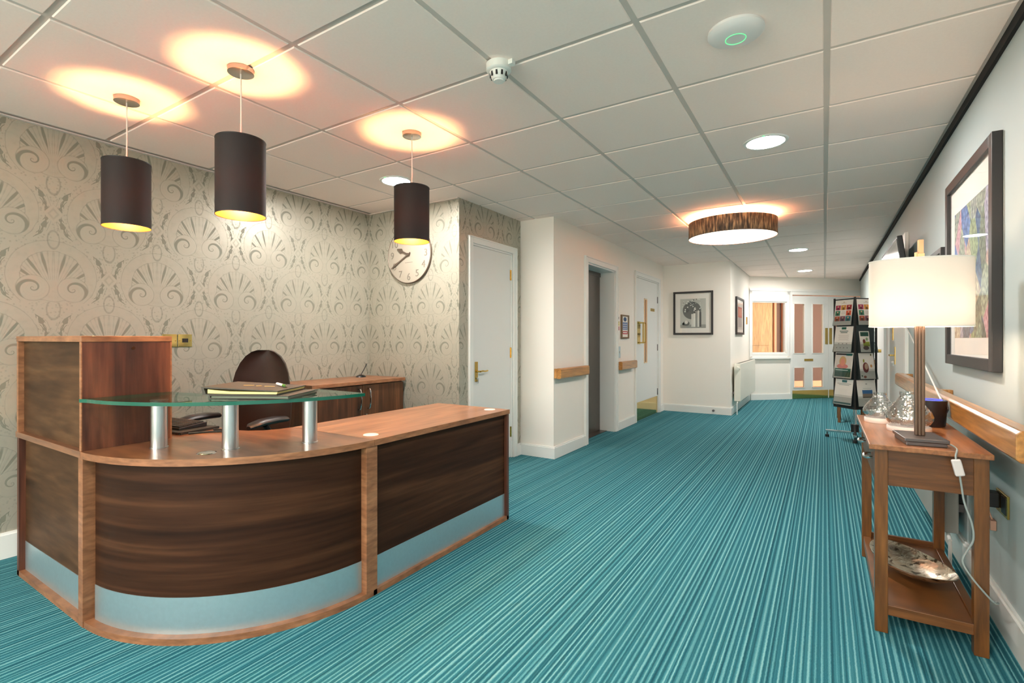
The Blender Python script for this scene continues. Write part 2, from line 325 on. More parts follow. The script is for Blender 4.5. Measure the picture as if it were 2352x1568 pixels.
# ------------------------------------------------------------------ mesh builder
class MB:
    def __init__(s, T=None): s.v = []; s.f = []; s.m = []; s.T = T or Matrix()
    def add(s, vs, fs, m=0):
        b = len(s.v); s.v += [s.T @ Vector(p) for p in vs]; s.f += [[b+i for i in f] for f in fs]; s.m += [m]*len(fs)
    def box(s, x0, y0, z0, x1, y1, z1, m=0):
        x0, x1 = sorted((x0, x1)); y0, y1 = sorted((y0, y1)); z0, z1 = sorted((z0, z1))
        v = [(x0, y0, z0), (x1, y0, z0), (x1, y1, z0), (x0, y1, z0), (x0, y0, z1), (x1, y0, z1), (x1, y1, z1), (x0, y1, z1)]
        s.add(v, [(0, 3, 2, 1), (4, 5, 6, 7), (0, 1, 5, 4), (1, 2, 6, 5), (2, 3, 7, 6), (3, 0, 4, 7)], m)
    def prism(s, poly, z0, z1, m=0, ms=None):
        n = len(poly); v = [(x, y, z0) for x, y in poly]+[(x, y, z1) for x, y in poly]
        s.add(v, [list(range(n-1, -1, -1)), list(range(n, 2*n))], m)
        s.add(v, [(i, (i+1) % n, n+(i+1) % n, n+i) for i in range(n)], m if ms is None else ms)
    def rings(s, rs, closed=False, cap=True, m=0):
        n = len(rs[0]); v = [p for r in rs for p in r]; f = []
        k = len(rs)
        for j in range(k if closed else k-1):
            a = j*n; b = ((j+1) % k)*n
            f += [(a+i, a+(i+1) % n, b+(i+1) % n, b+i) for i in range(n)]
        if cap and not closed: f += [list(range(n-1, -1, -1)), [(k-1)*n+i for i in range(n)]]
        s.add(v, f, m)
    def lathe(s, prof, cx=0, cy=0, seg=40, closed=False, cap=False, m=0, sx=1, sy=1):
        s.rings([[(cx+r*sx*math.cos(2*PI*i/seg), cy+r*sy*math.sin(2*PI*i/seg), z) for i in range(seg)] for r, z in prof], closed, cap, m)
    def cyl(s, cx, cy, z0, z1, r, seg=24, m=0, r2=None): s.lathe([(r, z0), (r if r2 is None else r2, z1)], cx, cy, seg, cap=True, m=m)
    def tube(s, pts, r, seg=8, m=0, smooth=True):
        pts = [Vector(p) for p in pts]
        if smooth and len(pts) > 2:
            q = []
            for i in range(len(pts)-1):
                p0 = pts[max(i-1, 0)]; p1 = pts[i]; p2 = pts[i+1]; p3 = pts[min(i+2, len(pts)-1)]
                for t in (0, .2, .4, .6, .8):
                    q.append(.5*((2*p1)+(p2-p0)*t+(2*p0-5*p1+4*p2-p3)*t*t+(-p0+3*p1-3*p2+p3)*t**3))
            q.append(pts[-1]); pts = q
        rs = []; up = Vector((.13, .31, .94)).normalized()
        for i, p in enumerate(pts):
            d = (pts[min(i+1, len(pts)-1)]-pts[max(i-1, 0)]).normalized()
            a = d.cross(up)
            if a.length < .05: a = d.cross(Vector((1, 0, 0)))
            a.normalize(); b = d.cross(a); rr = r[i] if isinstance(r, list) else r
            rs.append([tuple(p+a*rr*math.cos(2*PI*k/seg)+b*rr*math.sin(2*PI*k/seg)) for k in range(seg)])
        s.rings(rs, m=m)
    def rod(s, p, q, r, seg=12, m=0): s.tube([p, q], r, seg, m, False)
    def text(s, txt, size, org, ux, uy, depth=.001, m=0):
        cu = bpy.data.curves.new('t', 'FONT'); cu.body = txt; cu.size = size; cu.align_x = 'CENTER'; cu.align_y = 'CENTER'; cu.extrude = depth; cu.resolution_u = 3
        o = bpy.data.objects.new('t', cu); COL.objects.link(o)
        me = bpy.data.meshes.new_from_object(o.evaluated_get(bpy.context.evaluated_depsgraph_get()))
        ux = Vector(ux); uy = Vector(uy); uz = ux.cross(uy); org = Vector(org)
        s.add([tuple(org+ux*v.co.x+uy*v.co.y+uz*v.co.z) for v in me.vertices], [list(p.vertices) for p in me.polygons], m)
        bpy.data.objects.remove(o); bpy.data.curves.remove(cu); bpy.data.meshes.remove(me)
    def build(s, name, mats, parent=None, smooth=False, bevel=0, fix=True):
        me = bpy.data.meshes.new(name); me.from_pydata([tuple(v) for v in s.v], [], s.f); 
        if not isinstance(mats, (list, tuple)): mats = [mats]
        for m in mats: me.materials.append(M[m] if isinstance(m, str) else m)
        for p, k in zip(me.polygons, s.m): p.material_index = k
        if fix:
            import bmesh
            bm = bmesh.new(); bm.from_mesh(me); bmesh.ops.recalc_face_normals(bm, faces=bm.faces); bm.to_mesh(me); bm.free()
        me.update()
        o = bpy.data.objects.new(name, me); COL.objects.link(o)
        if smooth:
            me.polygons.foreach_set('use_smooth', [True]*len(me.polygons))
            try:
                md = o.modifiers.new('es', 'EDGE_SPLIT'); md.split_angle = math.radians(38)
            except Exception: pass
        if bevel:
            b = o.modifiers.new('bevel', 'BEVEL'); b.width = bevel; b.segments = 2; b.limit_method = 'ANGLE'
        if parent is not None:
            o.parent = parent; o.matrix_parent_inverse = world_of(parent).inverted()
        return o
def world_of(o):
    m = Matrix.Translation(o.location) @ o.rotation_euler.to_matrix().to_4x4()
    return m if o.parent is None else world_of(o.parent) @ o.matrix_parent_inverse @ m
def tag(o, label, cat, group=None):
    o['label'] = label; o['category'] = cat
    if group: o['group'] = group
    return o
def thing(name, label, cat, loc, group=None):
    o = bpy.data.objects.new(name, None); COL.objects.link(o); o.location = loc; o.empty_display_size = .1
    return tag(o, label, cat, group)
def struct(o): o['kind'] = 'structure'; return o
def frame(o, sd, nd=None):
    """wall frame: local (s, n, z) -> world, n pointing into the room"""
    sd = Vector((*sd, 0)).normalized(); nd = Vector((*nd, 0)).normalized()
    return Matrix(((sd.x, nd.x, 0, o[0]), (sd.y, nd.y, 0, o[1]), (0, 0, 1, 0), (0, 0, 0, 1)))
H = 2.333
def wall(name, T, s0, s1, mat, thick=.1, opens=(), z1=2.35):
    b = MB(T); xs = sorted({s0, s1, *[a for o in opens for a in o[:2]]}); 
    for a, c in zip(xs[:-1], xs[1:]):
        zs = [(0, z1)]
        for o in opens:
            if o[0] <= a+1e-6 and o[1] >= c-1e-6:
                n = []
                for q0, q1 in zs:
                    if o[2] > q0: n.append((q0, min(o[2], q1)))
                    if o[3] < q1: n.append((max(o[3], q0), q1))
                zs = n
        for q0, q1 in zs:
            if q1-q0 > 1e-4: b.box(a, -thick, q0, c, 0, q1)
    return struct(b.build(name, mat))

# ------------------------------------------------------------------ room shell
b = MB(); b.box(-3.75, -2.75, -.06, 3.0, 16.2, 0); struct(b.build('floor', 'carpet'))
b = MB()
b.box(-3.75, -2.75, 2.3385, 3.0, 16.2, 2.40, 1)
for i in range(-7, 3):
    for j in range(-8, 20):
        x0 = .009+.6*i+.012; x1 = x0+.576; y0 = 1.845+.6*j+.012; y1 = y0+.576
        x0 = max(x0, -3.63); x1 = min(x1, .572 if y1 < 12 else 1.2); y0 = max(y0, -2.6); y1 = min(y1, 12.9)
        if x1-x0 < .03 or y1-y0 < .03: continue
        c = .003
        v = [(x0, y0, 2.3385), (x1, y0, 2.3385), (x1, y1, 2.3385), (x0, y1, 2.3385), (x0, y0, H+c), (x1, y0, H+c), (x1, y1, H+c), (x0, y1, H+c),
             (x0+c, y0+c, H), (x1-c, y0+c, H), (x1-c, y1-c, H), (x0+c, y1-c, H)]
        b.add(v, [(0, 1, 5, 4), (1, 2, 6, 5), (2, 3, 7, 6), (3, 0, 4, 7), (4, 5, 9, 8), (5, 6, 10, 9), (6, 7, 11, 10), (7, 4, 8, 11), (8, 9, 10, 11)], 0)
struct(b.build('ceiling', ['tile', 'tbar'], fix=False))
L = frame((-3.63, 0), (0, 1), (1, 0)); wall('wall_left', L, -2.6, 3.44, 'damask_y')
A = frame((0, 3.34), (1, 0), (0, -1)); wall('wall_alcove', A, -3.63, -2.5605, 'damask_x')
S = frame((-2.56, 0), (0, 1), (1, 0)); wall('wall_store', S, 3.3405, 4.3495, 'damask_s', opens=[(3.52, 4.197, 0, 1.985)])
K = frame((0, 4.35), (1, 0), (0, -1)); wall('wall_column', K, -2.66, -2.1905, 'cream')
G = frame((-2.19, 0), (0, 1), (1, 0)); wall('wall_lift', G, 4.3505, 8.2695, 'cream', .24, [(5.158, 6.035, 0, 1.995), (6.86, 7.98, 0, 2.03)])
Q = frame((0, 8.27), (1, 0), (0, -1)); wall('wall_pier', Q, -2.43, -1.1905, 'cream')
V = frame((-1.19, 0), (0, 1), (1, 0)); wall('wall_corridor', V, 8.2705, 10.5, 'cream')
fd = Vector((.955, .93)).normalized(); fn = (fd.y, -fd.x)
W = frame((-1.19, 10.5), (fd.x, fd.y), fn)
wall('wall_far', W, 0, 2.75, 'cream', .1, [(.05, .812, .878, 1.862), (.924, 2.60, 0, 2.0)])
R = frame((.6, 0), (0, 1), (-1, 0)); wall('wall_right', R, -2.6, 12.5, 'sage')
B = frame((0, -2.6), (1, 0), (0, 1)); wall('wall_back', B, -3.73, .7, 'cream', opens=[(-3.2, .2, .85, 2.15)])
b = MB(B)
for q in ((-3.26, .80, -3.2, 2.21), (.2, .80, .26, 2.21), (-3.2, 2.15, .2, 2.21), (-3.2, .80, .2, .85)): b.box(q[0], -.1, q[1], q[2], .02, q[3])
for q in (-2.35, -1.5, -.65): b.box(q-.03, -.08, .85, q+.03, -.02, 2.15)
w2 = struct(b.build('added_rear_window', 'white'))  # rear window added behind the camera to let in fill daylight
b = MB(B); b.box(-3.2, -.055, .85, .2, -.049, 2.15); b.build('window_pane', 'glass_pane', w2)  # pane of the added rear window
pl = bpy.data.lights.new('added_window_portal', 'AREA'); pl.shape = 'RECTANGLE'; pl.size = 3.4; pl.size_y = 1.3; pl.cycles.is_portal = True
po = bpy.data.objects.new('added_window_portal', pl); COL.objects.link(po); po.location = (-1.5, -2.72, 1.5); po.rotation_euler = (PI/2, 0, 0)  # sky portal for the added rear window
b = MB(); b.box(.585, -2.6, 2.296, .6, 12.4, H+.01); struct(b.build('wall_top_shade_strip', 'gap'))  # black strip stands in for the shade between ceiling edge and right wall
# skirting boards
def skirt(name, T, segs, h=.115, t=.018):
    b = MB(T)
    for s0, s1 in segs:
        b.box(s0, 0, 0, s1, t, h-.012); b.box(s0, 0, h-.012, s1, t*.55, h)
    return struct(b.build(name, 'white'))
skirt('baseboard_left', L, [(-2.6, 3.34)], .135)
skirt('baseboard_alcove', A, [(-3.61, -2.56)]); skirt('baseboard_store', S, [(3.34, 3.46), (4.255, 4.332)])
skirt('baseboard_column', K, [(-2.56, -2.172)]); skirt('baseboard_lift', G, [(4.35, 5.075), (6.10, 6.79), (8.07, 8.25)])
skirt('baseboard_pier', Q, [(-2.172, -1.172)]); skirt('baseboard_corridor', V, [(8.27, 10.5)])
skirt('baseboard_far', W, [(.03, .88)]); skirt('baseboard_right', R, [(-2.6, 5.46), (6.95, 7.2), (8.4, 12.4)], .14)
# perimeter ceiling angles
b = MB()
b.box(-3.63, -2.6, 2.325, -3.606, 3.34, 2.3331); b.box(-3.606, 3.32, 2.325, -2.56, 3.34, 2.3331)
struct(b.build('trim_2', 'tbar'))

# ------------------------------------------------------------------ doors and openings
def lever(T, s, z, d, parent, plate=True):
    b = MB(T)
    if plate: b.box(s-.02, .0, z-.09, s+.02, .006, z+.085)
    b.rod((s, .005, z), (s, .05, z), .008); b.tube([(s, .048, z), (s+d*.03, .05, z+.004), (s+d*.07, .05, z), (s+d*.115, .046, z+.003)], .0075)
    o = b.build('handle', 'brass', parent, smooth=True)
    b = MB(T); b.cyl(0, 0, 0, 0, 0) if 0 else b.rod((s, .004, z-.06), (s, .014, z-.06), .008); b.box(s-.002, .01, z-.075, s+.002, .03, z-.06); b.box(s+.004, .014, z-.105, s+.016, .018, z-.078)
    b.build('key', 'chrome', o)
    return o
def architrave(T, s0, s1, z1, parent, wd=.055, pr=.018, z0=0, jamb=.1):
    b = MB(T)
    b.box(s0-wd, 0, z0, s0, pr, z1+wd); b.box(s1, 0, z0, s1+wd, pr, z1+wd); b.box(s0, 0, z1, s1, pr, z1+wd)
    b.box(s0-wd, pr, z0, s0-wd+.012, pr+.006, z1+wd); b.box(s1+wd-.012, pr, z0, s1+wd, pr+.006, z1+wd); b.box(s0-wd, pr, z1+wd-.012, s1+wd, pr+.006, z1+wd)
    b.box(s0, -jamb, z0, s0+.014, 0, z1); b.box(s1-.014, -jamb, z0, s1, 0, z1); b.box(s0, -jamb, z1-.014, s1, 0, z1)
    return b.build('frame', 'white', parent, bevel=.002)
def hinges(T, s, zs, parent, mat='brass'):
    for z in zs:
        b = MB(T); b.box(s-.012, -.003, z-.05, s+.012, .002, z+.05); b.rod((s+.004, .004, z-.05), (s+.004, .004, z+.05), .006); b.build('hinge', mat, parent)
# door into the store, wallpapered wall
b = MB(S); b.box(3.537, -.05, .004, 4.18, -.012, 1.969); d1 = struct(b.build('door_1', 'doorwhite', bevel=.002))
architrave(S, 3.52, 4.197, 1.985, d1, .058)
T1 = S @ Matrix.Translation((0, -.012, 0)); lever(T1, 3.60, .868, 1, d1); hinges(T1, 4.178, (1.775, 1.02, .25), d1)
# lift opening
b = MB(G)
for s in (5.172, 5.602): b.box(s, -.21, .0, s+.418, -.19, 1.98)
lf = struct(b.build('door_2', 'steel', bevel=.002))
b = MB(G); b.box(5.158, -.235, 0, 5.172, 0, 1.995); b.box(6.021, -.235, 0, 6.035, 0, 1.995); b.box(5.158, -.235, 1.98, 6.035, 0, 1.995); b.build('lining', 'white', lf)
b = MB(G)
for q, w_ in ((5.075, 5.158), (6.035, 6.095)): b.box(q, 0, 0, w_, .02, 2.06)
b.box(5.158, 0, 1.995, 6.035, .02, 2.06); b.box(5.075, .02, 0, 5.09, .028, 2.06); b.box(6.083, .02, 0, 6.095, .028, 2.06); b.box(5.09, .02, 2.047, 6.083, .028, 2.06); b.build('frame', 'white', lf, bevel=.002)
b = MB(G); b.box(5.172, -.19, 0, 6.021, -.1, .006); b.build('sill', 'steel', lf)
b = MB(G); b.box(5.56, -.192, .004, 5.605, -.178, 1.98); b.box(5.172, -.192, 1.93, 6.02, -.18, 1.98); b.box(5.172, -.192, 0, 5.2, -.18, 1.98); b.build('door_frame_strip', 'steel', lf)
# fire door with vision slot
b = MB(G)
for a_ in ((6.877, 0, 7.27, 2.012), (7.42, 0, 7.963, 2.012), (7.27, 0, 7.42, .80), (7.27, 1.74, 7.42, 2.012)): b.box(a_[0], -.05, a_[1]+.004, a_[2], -.01, a_[3])
d3 = struct(b.build('door_3', 'doorwhite'))
architrave(G, 6.86, 7.98, 2.03, d3, .062)
b = MB(G); b.box(7.27, -.034, .8, 7.42, -.028, 1.74); b.build('glass', 'glass_pane', d3)
b = MB(G)
for q in ((7.27, .8, 7.285, 1.74), (7.405, .8, 7.42, 1.74), (7.27, .8, 7.42, .815), (7.27, 1.725, 7.42, 1.74)): b.box(q[0], -.012, q[1], q[2], -.004, q[3])
b.build('glass_beading', ink(238, 214, 180), d3)
b = MB(G); b.box(6.885, -.01, .004, 7.955, -.006, .262); b.build('kick_plate', 'brass_mirror', d3)
b = MB(G)
for s in (6.96, 7.03): b.box(s, -.01, 1.08, s+.055, -.004, 1.40)
b.build('push_plate', 'brass_mirror', d3)
for s in (7.0, 7.1):
    b = MB(G); b.tube([(s, -.005, 1.38), (s, .05, 1.38), (s, .06, 1.37), (s, .06, 1.24), (s, .06, 1.11), (s, .05, 1.1), (s, -.005, 1.1)], .009); b.build('pull_handle', 'brass', d3, smooth=True)
b = MB(G); b.box(7.597, -.01, 1.572, 7.80, -.006, 1.615); b.build('name_plate', 'brass', d3)
hinges(G @ Matrix.Translation((0, -.01, 0)), 7.962, (1.76, 1.02, .33), d3, 'grey_metal')
# stair lobby behind the fire door
b = MB(); b.box(-3.7, 6.4, 0, -3.6, 9.6, H); b.box(-3.6, 9.5, 0, -2.43, 9.6, H); b.box(-3.6, 6.4, 0, -2.43, 6.5, H); struct(b.build('wall_stair', ink(238, 206, 160)))
p = (-2.9, 8.3, H); t = thing('lobby_light', 'warm round ceiling light behind the fire door slot window', 'ceiling light', p)
b = MB(Matrix.Translation(p)); b.lathe([(.13, -.002), (.13, -.03), (.0, -.032)], cap=False); b.build('diffuser', emis('stair_lamp', (255, 212, 165), 60), t, smooth=True)
# white doors on the right-hand wall, far end
b = MB(R); b.box(5.56, 0, .004, 6.85, .006, 1.98); d4 = struct(b.build('door_4', 'doorwhite'))
b = MB(R); b.box(5.46, 0, 0, 5.55, .024, 2.06); b.box(6.86, 0, 0, 6.95, .024, 2.06); b.box(5.55, 0, 1.99, 6.86, .024, 2.06); b.box(5.75, .006, 1.47, 6.7, .02, 1.5); b.build('frame', 'white', d4)
lever(R @ Matrix.Translation((0, .006, 0)), 6.35, .99, -1, d4)
b = MB(R); b.box(6.05, .006, 1.32, 6.2, .012, 1.40); b.build('name_plate', 'brass', d4)
b = MB(R); b.box(6.5, .006, 1.14, 6.56, .012, 1.3); b.build('push_plate', 'brass', d4)
b = MB(R); b.box(7.28, 0, .004, 8.3, .03, 1.98); d5 = struct(b.build('door_5', 'doorwhite'))
b = MB(R); b.box(7.2, 0, 0, 7.28, .03, 2.06); b.box(8.3, 0, 0, 8.4, .03, 2.06); b.box(7.28, 0, 1.98, 8.3, .03, 2.06); b.build('frame', 'white', d5)
b = MB(R); b.rod((7.5, .03, 1.01), (7.5, .06, 1.01), .02); b.build('knob', 'brass', d5, smooth=True)
# diagonal end wall: side window and double doors
fw = MB(W)
z0, z1 = .878, 1.862
for q in ((-.0, .82, .05, 2.08), (.812, .82, .864, 2.08), (.05, z1, .812, 2.0), (.05, .80, .812, z0), (-.0, 2.0, .864, 2.08)): fw.box(q[0], 0, q[1], q[2], .022, q[3])
fw.box(-.0, .0, .775, .88, .05, .805)
w1 = struct(fw.build('window_1', 'white', bevel=.002))
b = MB(W)
for q in ((.05, z0, .075, z1), (.787, z0, .812, z1), (.05, z0, .812, z0+.02), (.05, z1-.02, .812, z1)): b.box(q[0], -.06, q[1], q[2], 0, q[3])
b.build('window_frame', 'white', w1)
b = MB(W); b.box(.06, -.045, z0, .80, -.039, z1); b.build('window_pane', 'glass_pane', w1)
def leaf(name, s0, s1, flip):
    b = MB(W); g0, g1, g2, g3 = ((.045, .295, .46, .715) if not flip else (.12, .375, .54, .79)); g0 += s0; g1 += s0; g2 += s0; g3 += s0
    n0, n1 = -.05, -.008
    b.box(s0, n0, .004, g0, n1, 1.98); b.box(g1, n0, .004, g2, n1, 1.98); b.box(g3, n0, .004, s1, n1, 1.98)
    for a_, c_ in ((g0, g1), (g2, g3)):
        b.box(a_, n0, .004, c_, n1, .208); b.box(a_, n0, .608, c_, n1, .868); b.box(a_, n0, 1.838, c_, n1, 1.98)
    o = struct(b.build(name, 'doorwhite'))
    b = MB(W)
    for a_, c_ in ((g0, g1), (g2, g3)):
        for q0, q1 in ((.208, .608), (.868, 1.838)):
            for t in ((a_, q0, a_+.012, q1), (c_-.012, q0, c_, q1), (a_, q0, c_, q0+.012), (a_, q1-.012, c_, q1)): b.box(t[0], -.01, t[1], t[2], .002, t[3])
    b.build('glazing_bead', 'white', o)
    for a_, c_ in ((g0, g1), (g2, g3)):
        for q0, q1 in ((.208, .608), (.868, 1.838)):
            b = MB(W); b.box(a_, -.034, q0, c_, -.028, q1); b.build('glass', 'glass_pane', o)
    b = MB(W); b.box(s0+.01, -.008, .004, s1-.01, -.004, .16); b.build('kick_plate', 'brass_mirror', o)
    sp_ = s1-.075 if not flip else s0+.015
    b = MB(W); b.box(sp_, -.008, 1.05, sp_+.06, -.002, 1.365); b.build('push_plate', 'brass_mirror', o)
    if not flip:
        b = MB(W); b.box(1.216, -.008, .724, 1.412, -.003, .768); b.build('name_plate', 'brass', o)
    return o
leaf('door_6', .93, 1.762, False); leaf('door_7', 1.766, 2.595, True)
b = MB(W); b.box(.88, 0, 0, .924, .022, 2.08); b.box(2.6, 0, 0, 2.66, .022, 2.08); b.box(.924, 0, 2.0, 2.6, .022, 2.08); b.box(-.0, .022, 2.06, 2.66, .035, 2.085); b.box(-.0, 0, 2.085, 2.7, .02, 2.11); struct(b.build('trim_3', 'white', bevel=.002))
# lobby seen through the glass
b = MB(W); b.box(-.2, -2.2, .0, 5.2, -2.1, H); struct(b.build('wall_lobby', 'brown_wall'))
b = MB(W); b.box(-.3, -2.2, 0, -.2, -.1, H); b.box(5.2, -2.2, 0, 5.3, -.1, H); struct(b.build('wall_lobby_sides', 'tan_wall'))
b = MB(W); b.box(-.2, -2.1, .0, 5.2, -.1, .003); struct(b.build('floor_lobby', 'brown_floor'))
b = MB(W); b.box(1.50, -2.1, 0, 2.22, -2.05, 2.1); b.box(1.6, -2.05, 1.0, 2.12, -2.04, 2.0); b.box(1.6, -2.05, .15, 2.12, -2.04, .85); struct(b.build('door_8', 'tan_door', bevel=.004))
b = MB(W); b.box(2.27, -2.1, 0, 2.33, -2.05, 2.2); b.box(2.5, -2.1, 0, 2.6, -2.03, 2.2); b.box(-.2, -2.1, 2.02, 5.2, -2.08, 2.06); b.box(2.6, -2.1, 0, 5.2, -2.085, .14); struct(b.build('trim_4', ink(220, 160, 126)))
for s in (0.9, 2.9):
    p = W @ Vector((s, -1.2, 2.33))
    t = thing('lobby_light', 'warm round ceiling light beyond the far %s' % ('side window' if s < 1 else 'double doors'), 'ceiling light', p)
    b = MB(Matrix.Translation(p)); b.lathe([(.13, 0), (.13, -.03), (.0, -.032)], cap=False); b.build('diffuser', emis('lobby_lamp_%d' % int(s), (255, 206, 150), 75), t, smooth=True)
    b = MB(Matrix.Translation(p)); b.lathe([(.13, .0), (.14, 0), (.14, -.03), (.131, -.03)], closed=True); b.build('rim', 'white', t)

# ------------------------------------------------------------------ handrails
def rail(name, T, s0, s1, n0, n1, z0, z1, label, ends):
    b = MB(T); c = .012
    prof = [(n0, z0), (n1-c, z0), (n1, z0+c), (n1, z1-c), (n1-c, z1), (n0, z1)]
    b.rings([[(s, n, z) for n, z in prof] for s in (s0, s1)])
    o = b.build(name, 'oak', None, bevel=.003); tag(o, label, 'handrail')
    for e, d in ends:
        b = MB(T); b.box(e, .0015, z0+.004, e+d, n0, z1-.004); b.build('end_return', 'oak', o)
    return o
r_ = rail('handrail', R, 2.14, 5.25, .055, .11, .775, .875, 'long varnished oak handrail on the pale green right wall behind the side table', [(2.14, .04), (5.2, .05), (3.7, .05)])
rail('handrail', R, 8.55, 11.2, .055, .11, .78, .87, 'far oak handrail beyond the brochure rack at the corridor end', [(8.55, .04), (11.15, .05)])
rail('handrail', G, 4.36, 5.055, .03, .075, .768, .87, 'short oak handrail on the cream wall left of the lift', [(4.36, .03), (5.0, .05)])
rail('handrail', G, 6.10, 6.70, .03, .075, .762, .868, 'short oak handrail between the lift and the white fire door', [(6.10, .03), (6.66, .04)])

# ------------------------------------------------------------------ reception desk
ZD = .702; TH = .027; CX, CY = -2.505, 1.59; RO = .805
desk = thing('reception_desk', 'walnut reception desk with curved front, raised cabinet end and glass shelf', 'reception desk', (-2.5, 1.4, 0))
def arc(r, a0, a1, n=28): return [(CX+r*math.cos(a0+(a1-a0)*i/n), CY+r*math.sin(a0+(a1-a0)*i/n)) for i in range(n+1)]
A0, A1 = -PI/2, 0
b = MB(); b.box(-3.325, .78, ZD-TH, -2.507, 1.385, ZD); b.build('worktop', ['wal_top_x'], desk, bevel=.002)
b = MB(); inner = [(-2.29, 1.588), (-2.30, 1.52), (-2.33, 1.46), (-2.385, 1.41), (-2.45, 1.388), (-2.506, 1.385)]
b.prism(arc(RO+.005, A0, A1)+inner, ZD-TH, ZD, 0, 1); b.build('worktop', ['wal_top_x', 'wal_edge'], desk)
b = MB(); b.prism([(-1.695, 1.592), (-1.695, 2.745), (-2.29, 2.745), (-2.29, 1.592)], ZD-TH, ZD, 0, 1); b.build('worktop', ['wal_top', 'wal_edge'], desk)
def strip(r0, r1, z0, z1, name, mat, e=.0):
    b = MB(); a = arc(r1, A0+.045, A1-.035)+arc(r0, A1-.035, A0+.045); b.prism(a, z0, z1); return b.build(name, mat, desk, smooth=True)
strip(.752, .772, .165, ZD-TH, 'front_panel', 'wal_front'); strip(.752, .774, .025, .165, 'kick_plate', 'alu')
b = MB(); b.prism(arc(RO, A0, A1)+arc(.74, A1, A0), 0, .025); b.build('plinth_strip', 'wal_edge', desk, smooth=True)
b = MB(); b.box(-1.735, 1.61, .165, -1.72, 2.72, ZD-TH); b.build('front_panel', 'wal_front', desk)
b = MB(); b.box(-1.737, 1.61, .025, -1.718, 2.72, .165); b.build('kick_plate', 'alu', desk)
b = MB(); b.box(-1.75, 1.59, 0, -1.70, 2.74, .025); b.build('plinth_strip', 'wal_edge', desk)
b = MB(); b.box(-3.29, .81, .165, -2.54, .825, ZD-TH); b.build('front_panel', 'wal_side', desk)
b = MB(); b.box(-3.29, .808, .025, -2.54, .827, .165); b.build('kick_plate', 'alu', desk)
b = MB(); b.box(-3.32, .785, 0, -2.505, .84, .025); b.build('plinth_strip', 'wal_edge', desk)
for q in ((-3.32, .785, -3.292, 1.38), (-2.533, .782, -2.487, .83), (-1.75, 1.548, -1.70, 1.612), (-2.285, 2.717, -1.70, 2.742), (-2.28, 1.578, -1.75, 1.602)):
    b = MB(); b.box(q[0], q[1], 0, q[2], q[3], ZD-TH); b.build('upright', 'wal_edge' if (q[2]-q[0]) < .06 and (q[3]-q[1]) < .09 else 'wal_vert', desk, bevel=.001)
# raised cabinet on the left end
b = MB(); b.box(-3.325, .783, 1.142, -2.505, 1.118, 1.167); b.build('cabinet_top', 'wal_edge', desk, bevel=.002)
b = MB(); b.box(-2.527, .787, ZD, -2.508, 1.115, 1.142); b.build('cabinet_side', 'wal_vert', desk)
for q in ((-2.527, .784, -2.508, .787), (-2.527, 1.112, -2.5075, 1.118), (-3.32, .784, -3.296, 1.115)):
    b = MB(); b.box(q[0], q[1], ZD, q[2], q[3], 1.142); b.build('edging', 'wal_edge', desk)
b = MB(); b.box(-3.296, .805, ZD, -2.527, .82, 1.142); b.build('cabinet_panel', 'wal_side', desk)
b = MB(); b.rod((-2.509, .965, 1.115), (-2.505, .965, 1.115), .007); b.build('screw_cap', 'wal_front', desk)
# cable grommets
for x, y in ((-1.80, 1.665), (-1.80, 2.67), (-2.06, 1.045)):
    b = MB(); b.lathe([(.0, ZD+.003), (.028, ZD+.003), (.034, ZD+.002), (.036, ZD)], x, y, 28); b.build('cable_grommet', 'chrome' if y < 1.2 else ink(214, 206, 198), desk, smooth=True)
# glass shelf on tubes
gs = MB(); gz0, gz1 = .901, .915
gp = [(-2.492, .772)]+[(CX+.80*math.cos(a), CY-.005+.80*math.sin(a)) for a in [A0+.06+(A1-.05-A0-.06)*i/36 for i in range(37)]]+[(-2.03, 1.552)]
ii = [(-2.495+.455*math.cos(a), 1.565+.455*math.sin(a)) for a in [A1-(PI/2)*i/20 for i in range(21)]]
gs.prism(gp+ii, gz0, gz1, 0, 1); gsh = gs.build('glass_shelf', ['glass_top', 'glass_edge'], desk)
for x, y in ((-2.33, .99), (-2.05, 1.135), (-1.895, 1.40)):
    b = MB(); b.lathe([(.0335, ZD), (.0335, ZD+.004), (.031, ZD+.005), (.031, .898), (.033, .899), (.033, .9012)], x, y, 40, cap=True); b.build('shelf_tube', 'brushed', desk, smooth=True)

# ------------------------------------------------------------------ things on the desk
def obox(center, ang, sx, sy, z0, z1): 
    T = Matrix.Translation((center[0], center[1], 0)) @ Matrix.Rotation(ang, 4, 'Z'); b = MB(T); b.box(-sx/2, -sy/2, z0, sx/2, sy/2, z1); return b
fa = math.atan2(.186, .34)
fc = (-1.985, 1.25)
t = thing('folder', 'slim dark grey folder lying under the binder on the glass shelf', 'folder', (*fc, .9155))
T = Matrix.Translation((fc[0], fc[1], 0)) @ Matrix.Rotation(fa, 4, 'Z')
b = MB(T); b.box(-.165, -.13, .9155, .165, .13, .919); b.box(-.165, -.13, .926, .165, .13, .9295); b.box(-.165, -.13, .919, -.159, .13, .926); b.build('cover', ink(62, 60, 52), t, bevel=.001)
b = MB(T); b.box(-.158, -.124, .919, .16, .124, .926); b.build('pages', ink(110, 122, 104), t)
bc = (-2.012, 1.235); T = Matrix.Translation((bc[0], bc[1], 0)) @ Matrix.Rotation(fa+.02, 4, 'Z') @ Matrix.Diagonal((.87, .95, 1, 1))
t = thing('ring_binder', 'dark olive ring binder with cream page edges and a small gold emblem on the cover', 'binder', (*bc, .9305))
b = MB(T); b.rings([[(-.185, y, .9305), (-.172, y, .9305), (.165, y, .9305), (.165, y, .9335), (-.17, y, .934), (-.18, y, .957), (.168, y, .9445), (.168, y, .9475), (-.192, y, .963)] for y in (-.135, .135)])
b.build('cover', ink(60, 57, 48), t)
